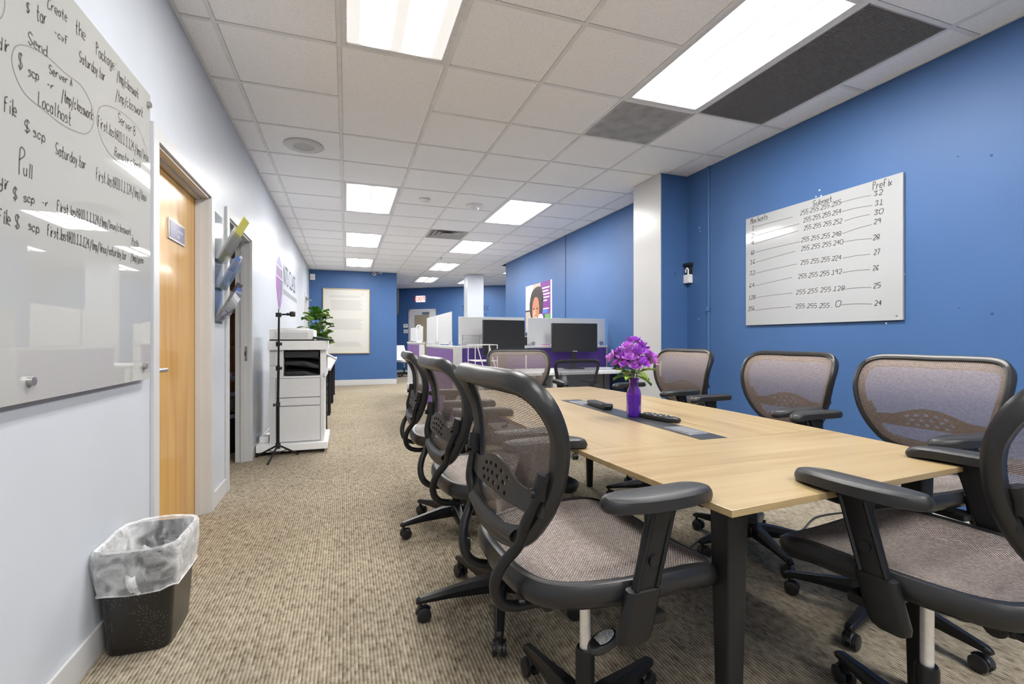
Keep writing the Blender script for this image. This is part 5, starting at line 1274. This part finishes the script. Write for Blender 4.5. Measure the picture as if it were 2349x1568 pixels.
def wire_rack(label, loc, tiers):
    t = thing('wire_file_rack', label, 'rack', loc)
    for z in tiers: MB().tube([(-.12, -.15, z), (.12, -.15, z), (.12, .15, z), (-.12, .15, z)], .005, 6, closed=True).build('tier', 'wire_white', t)
    for x in (-.12, .12):
        for y_ in (-.15, .15): MB().tube([(x, y_, 0), (x*1.0, y_, tiers[-1]+.0)], .005, 6).build('upright', 'wire_white', t)
    MB().tube([(-.10, -.15, tiers[-1]), (-.03, -.155, tiers[0]+.02)], .006, 6).tube([(.03, -.15, tiers[-1]), (.10, -.155, tiers[0]+.02)], .006, 6).build('brace', 'wire_white', t)
    for z in tiers[:2]: MB().box((-.118, -.148, z-.002), (.118, .148, z+.002)).build('wire_shelf', 'part_grey', t, smooth=False)
wire_rack('white wire file rack on the desk beside the left monitor', (1.385, 4.95, .7355), (.03, .13, .30))
flat('lime', 175, 215, 110); o = tag(boxo('lime_folder', (1.30, 4.83, .7685), (1.47, 5.07, .778), 'lime', None, .002), 'lime green folder lying in the wire rack', 'folder')
t = thing('step_rack', 'bare silver wire rack standing on the partition rail', 'rack', (1.40, 5.53, 1.0185))
for z in (.05, .09, .13): MB().tube([(-.10, -.02, z), (.10, -.02, z), (.10, .02, z), (-.10, .02, z)], .0035, 6, closed=True).build('wire_tier', 'brushed', t)
MB().tube([(-.10, -.02, 0), (-.10, -.02, .13)], .0035, 6).tube([(.10, -.02, 0), (.10, -.02, .13)], .0035, 6).build('wire_upright', 'brushed', t)
MB().tube(catmull([(.10, -.02, .0), (.13, -.02, .07), (.20, -.02, .125), (.30, -.02, .14)], 5, False), .004, 6).build('wire_hoop', 'brushed', t)
t = thing('letter_tray', 'black wire letter tray on the right desk by the wall', 'rack', (3.10, 4.80, .7355))
for k in range(5): MB().tube([(-.10, -.07, .01+.03*k), (.09, -.07, .01+.03*k), (.09, .08, .01+.03*k), (-.10, .08, .01+.03*k)], .003, 5, closed=True).build('wire_hoop', 'black_plastic', t)
for x, y_ in ((-.10, -.07), (.09, -.07), (.09, .08), (-.10, .08)): MB().tube([(x, y_, 0), (x, y_, .135)], .003, 5).build('wire_upright', 'black_plastic', t)
t = thing('desk_fan', 'small white round desk fan on the far partition rail', 'fan', (1.195, 8.36, 1.0455))
MB().lathe([(.05, 0), (.05, .01), (.012, .02), (.012, .07)], 16).build('stand', 'white_plastic', t); MB().cyl((0, -.02, .26), (0, .02, .26), .045, n=20).build('shroud', 'white_plastic', t); MB().cyl((0, 0, .06), (0, 0, .22), .008).build('neck', 'white_plastic', t)
MB().cyl((-.0, -.023, .26), (0, -.019, .26), .03, n=18).build('fan_face', 'grip', t)

# ---------------------------------------------------------------- black task chair at the right desk
t = thing('task_chair', 'low black mesh task chair at the white desk', 'chair', (2.02, 4.22, 0), R(94))
tb = orient(loop2d([(0, .895), (.15, .894), (.215, .886), (.232, .85), (.215, .76), (.19, .66), (.17, .62), (.10, .61), (0, .61), (-.10, .61), (-.17, .62), (-.19, .66), (-.215, .76), (-.232, .85), (-.215, .886), (-.15, .894)], 3))
FT = lambda s, h: Vector((-.21-.10*(h-.62)+.18*s*s, s, h))
sweep(tb, FT, BS, [(.014, .004), (.004, .012), (-.014, .008), (-.016, -.006), (.004, -.012)]).build('back_frame', 'black_plastic', t)
membrane(offset2d(tb, -.01), FT, BS, 0, 6).build('back_mesh', 'black_mesh', t)
MB().loft([[Vector((a*k, b*k, z)) for a, b in rrect(.46, .48, .09, 5)] for z, k in ((.42, .9), (.44, 1), (.475, 1), (.49, .93))]).build('seat_cushion', 'black_mesh', t)
MB().tube(catmull([(-.05, 0, .42), (-.20, 0, .41), (-.26, 0, .48), (-.24, 0, .66)], 5, False), .022, 8).build('back_stem', 'black_plastic', t)
link('gas_spring', CH['gas_spring'], t).scale = (1, 1, .88); link('spring_sleeve', CH['spring_sleeve'], t); link('base_hub', CH['base_hub'], t)
for k in range(5): l = link('base_leg', CH['base_leg'], t); l.rotation_euler = (0, 0, .4+k*2*PI/5); link('caster', CH['caster'], l)
for s in (1, -1):
    MB().tube(catmull([(-.02, s*.20, .43), (-.02, s*.27, .46), (-.01, s*.28, .60), (0, s*.28, .665)], 4, False), .016, 8).build('arm_post', 'black_plastic', t)
    MB().loft([[Vector((.02+a, s*.28+b, z)) for a, b in rrect(.23, .08, .035, 4)] for z in (.660, .685)]).build('arm_pad', 'pad', t, bevel=.004)
# white office chair far away
t = thing('white_chair', 'white office chair by the blue wall near the exit door', 'chair', (1.62, 14.35, 0), R(-60))
MB().grid(lambda u, v: Vector((-.20-.08*v+.10*(u-.5)**2, (u-.5)*.46*(1-.2*v*v), .50+.42*v)), 8, 6).grid(lambda u, v: Vector((-.225-.08*v+.10*(u-.5)**2, (u-.5)*.46*(1-.2*v*v), .50+.42*v)), 8, 6).build('back_shell', 'white_plastic', t)
MB().loft([[Vector((a*k, b*k, z)) for a, b in rrect(.46, .48, .10, 5)] for z, k in ((.42, .85), (.45, 1), (.49, 1), (.50, .92))]).build('seat_shell', 'white_plastic', t)
link('gas_spring', CH['gas_spring'], t).scale = (1, 1, .88); link('spring_sleeve', CH['spring_sleeve'], t); link('base_hub', CH['base_hub'], t)
for k in range(5): l = link('base_leg', CH['base_leg'], t); l.rotation_euler = (0, 0, .2+k*2*PI/5); link('caster', CH['caster'], l)

# ---------------------------------------------------------------- far slanting wall: exit door, sign, switches, lettering, television
def far_s(px, py): q = at_pl(px, py, FW0, FWN); return (q-FW0).dot(FWD), q.z
s0, zt_ = far_s(938, 711); s1, _ = far_s(1000, 711)
zt_ = 2.06
df = struct(far_box(s0, s0+.075, 0, zt_, .0, .03, far_box(s1-.075, s1, 0, zt_, .0, .03, far_box(s0, s1, zt_-.075, zt_, 0, .03))).build('trim_6', 'white_trim', smooth=False))
d2 = struct(far_box(s0+.07, s0+.20, 0, zt_-.07, .004, .022, far_box(s1-.22, s1-.07, 0, zt_-.07, .004, .022, far_box(s0+.20, s1-.22, zt_-.19, zt_-.07, .004, .022, far_box(s0+.20, s1-.22, 0, .26, .004, .022)))).build('door_2', 'white_trim', smooth=False))
far_box(s0+.19, s1-.21, .25, zt_-.18, .006, .012).build('glass_pane', 'tan_glass', d2, smooth=False)
far_box(s0+.50, s0+.75, zt_-.16, zt_-.10, .022, .06).build('door_closer', 'steel', d2, smooth=False)
far_box(s0+.10, s0+.18, .90, 1.05, .022, .06).build('door_lever', 'black_plastic', d2, smooth=False)
s, z = far_s(965.5, 685.5)
t = thing('exit_sign', 'white exit sign with red letters above the far door', 'sign', (FW0+FWD*s+Vector((0, 0, z))), math.atan2(FWD.y, FWD.x))
MB().box((-.155, -.05, -.10), (.155, -.001, .10)).build('sign_box', 'exit_white', t, bevel=.005)
o = textmesh('EXIT', .185, 'red', 'exit_letters', t, 'CENTER', .001); o.location = (0, -.0515, -.062); o.rotation_euler = FACE_NY
s, z = far_s(931, 747); t = thing('thermostat', 'white thermostat on the blue wall beside the far door', 'thermostat', FW0+FWD*s+Vector((0, 0, z)), math.atan2(FWD.y, FWD.x))
MB().box((-.075, -.03, -.06), (.075, -.0005, .06)).build('case', 'white_plastic', t, bevel=.006); MB().box((-.03, -.032, 0), (.04, -.029, .035)).build('display', 'grip', t, smooth=False)
s, z = far_s(931, 759.5); t = thing('light_switch', 'white double light switch below the thermostat', 'switch', FW0+FWD*s+Vector((0, 0, z)), math.atan2(FWD.y, FWD.x))
for e in (-.04, .045): MB().box((e-.034, -.012, -.06), (e+.034, -.0005, .06)).build('switch_plate', 'white_plastic', t, bevel=.003); MB().box((e-.01, -.018, -.02), (e+.01, -.011, .02)).build('rocker', 'white_trim', t, smooth=False)
s0, z0_ = far_s(1059.5, 714); s1, z1_ = far_s(1122.5, 713)
t = thing('wall_lettering', 'dark TEAMWORK lettering on the far blue wall behind the column', 'sign', FW0+FWD*s0+Vector((0, 0, z0_)), math.atan2(FWD.y, FWD.x))
o = textmesh('TEAMWORK', .26, 'navy_text', 'letters', t, 'LEFT', .002); o.rotation_euler = FACE_NY; o.location = (0, -.003, 0)
k_ = (s1-s0)/max(v.co.x for v in o.data.vertices); o.scale = (k_, 1, 1)
o = textmesh('Coming together is a beginning', .10, 'navy_text', 'small_letters', t, 'LEFT', .002); o.rotation_euler = FACE_NY; o.location = (.05, -.003, -.12)
k_ = (s1-s0-.12)/max(v.co.x for v in o.data.vertices); o.scale = (k_, 1, 1)
t = thing('television', 'black television seen edge-on behind the corner of the blue wall', 'television', (1.18, 12.62, 1.75))
MB().box((.055, .0, .0), (.11, 1.0, .64)).build('tv_case', 'black_plastic', t, bevel=.008); MB().box((.11, .02, .02), (.1115, .98, .62)).build('tv_screen', 'dark_screen', t, smooth=False); MB().box((.0005, .35, .2), (.056, .65, .45)).build('wall_mount', 'black_plastic', t, smooth=False)

# ---------------------------------------------------------------- poster on the far right wall
PXW = 3.26-.004
q0 = at_x(1206, 657, PXW); q1 = at_x(1266, 641, PXW)
ya, yb_ = q0.y, q1.y; zt_ = (q0.z+q1.z)/2; zb_ = zt_-1.22
t = thing('wall_poster', 'tall advertising poster with a smiling face and purple side on the blue wall', 'poster', (PXW, 0, 0))
flat('po_paper', 225, 222, 220); flat('po_beige', 165, 150, 142); flat('po_cream', 205, 196, 186); flat('po_hair', 42, 34, 34); flat('po_skin', 168, 110, 84); flat('po_skin2', 205, 145, 115); flat('po_purple', 110, 40, 125); flat('po_plum', 62, 40, 95); flat('po_magenta', 150, 45, 120)
flat('po_white', 240, 238, 240); flat('po_blue', 60, 110, 200); flat('po_green', 90, 150, 80); flat('po_orange', 230, 150, 60); flat('po_top', 150, 148, 152); flat('po_lips', 120, 48, 48)
MB().box((0, yb_, zb_), (.0035, ya, zt_)).build('sheet', 'po_paper', t, smooth=False)
WP = ya-yb_
def pq(u, v, k): return Vector((-.0004-.0003*k, ya-u*WP, zb_+v*(zt_-zb_)))
def pr_box(name, u0, u1, v0, v1, mat, k): return MB().add([pq(u0, v0, k), pq(u1, v0, k), pq(u1, v1, k), pq(u0, v1, k)], [(0, 1, 2, 3)]).build(name, mat, t, smooth=False, fixn=False)
def pr_poly(name, pts, mat, k): return MB().add([pq(p.x, p.y, k) for p in catmull([(a, b, 0) for a, b in pts], 4)], [tuple(range(len(pts)*4))]).build(name, mat, t, smooth=False, fixn=False)
pr_box('photo_wall', 0, .62, 0, 1, 'po_beige', 0); pr_box('photo_light', 0, .30, .62, 1, 'po_cream', 1); pr_box('photo_shelf', 0, .28, .60, .625, 'po_hair', 1.5)
pr_box('side_field', .60, .955, .0, 1, 'po_purple', 1); pr_box('side_field', .60, .955, .12, .52, 'po_plum', 2); pr_box('side_field', .60, .955, .0, .12, 'po_magenta', 2)
pr_poly('hair', [(.45, .95), (.62, .93), (.70, .80), (.68, .62), (.60, .50), (.50, .47), (.30, .48), (.20, .55), (.17, .68), (.20, .80), (.28, .90)], 'po_hair', 3)
pr_poly('face', [(.38, .80), (.50, .78), (.55, .66), (.54, .52), (.48, .43), (.40, .41), (.32, .46), (.28, .56), (.29, .70)], 'po_skin', 4)
pr_poly('cheek', [(.33, .60), (.38, .62), (.38, .50), (.33, .48), (.30, .54)], 'po_skin2', 5)
for u in (.34, .47): pr_poly('eye', [(u-.035, .632), (u, .645), (u+.035, .632), (u, .622)], 'po_hair', 6)
pr_poly('nose', [(.405, .62), (.43, .56), (.40, .545), (.39, .56)], 'po_skin2', 6)
pr_poly('lips', [(.35, .505), (.42, .515), (.49, .505), (.47, .465), (.41, .452), (.36, .47)], 'po_lips', 6); pr_poly('smile', [(.365, .500), (.42, .508), (.475, .500), (.42, .475)], 'po_white', 7)
pr_poly('shirt', [(.05, .36), (.22, .44), (.34, .40), (.50, .38), (.60, .30), (.62, .0), (.05, .0)], 'po_top', 3)
for k in range(5): pr_box('headline', .66, .66+(.26, .22, .27, .25, .18)[k], .90-.045*k, .918-.045*k, 'po_white', 3)
pr_box('blue_tag', .68, .86, .55, .60, 'po_blue', 3); pr_box('tag_line', .70, .90, .605, .62, 'po_white', 3); pr_box('green_tag', .76, .94, .47, .535, 'po_green', 3); pr_box('orange_tag', .76, .94, .385, .46, 'po_orange', 3); pr_box('cream_tag', .76, .94, .355, .38, 'po_white', 3)
pr_poly('white_seal', [(.60, .545), (.68, .525), (.71, .44), (.68, .36), (.60, .335), (.53, .36), (.50, .44), (.53, .525)], 'po_white', 8)
for k in range(3): pr_box('seal_text', .55, .66, .47-.03*k, .482-.03*k, 'card_grey', 9)
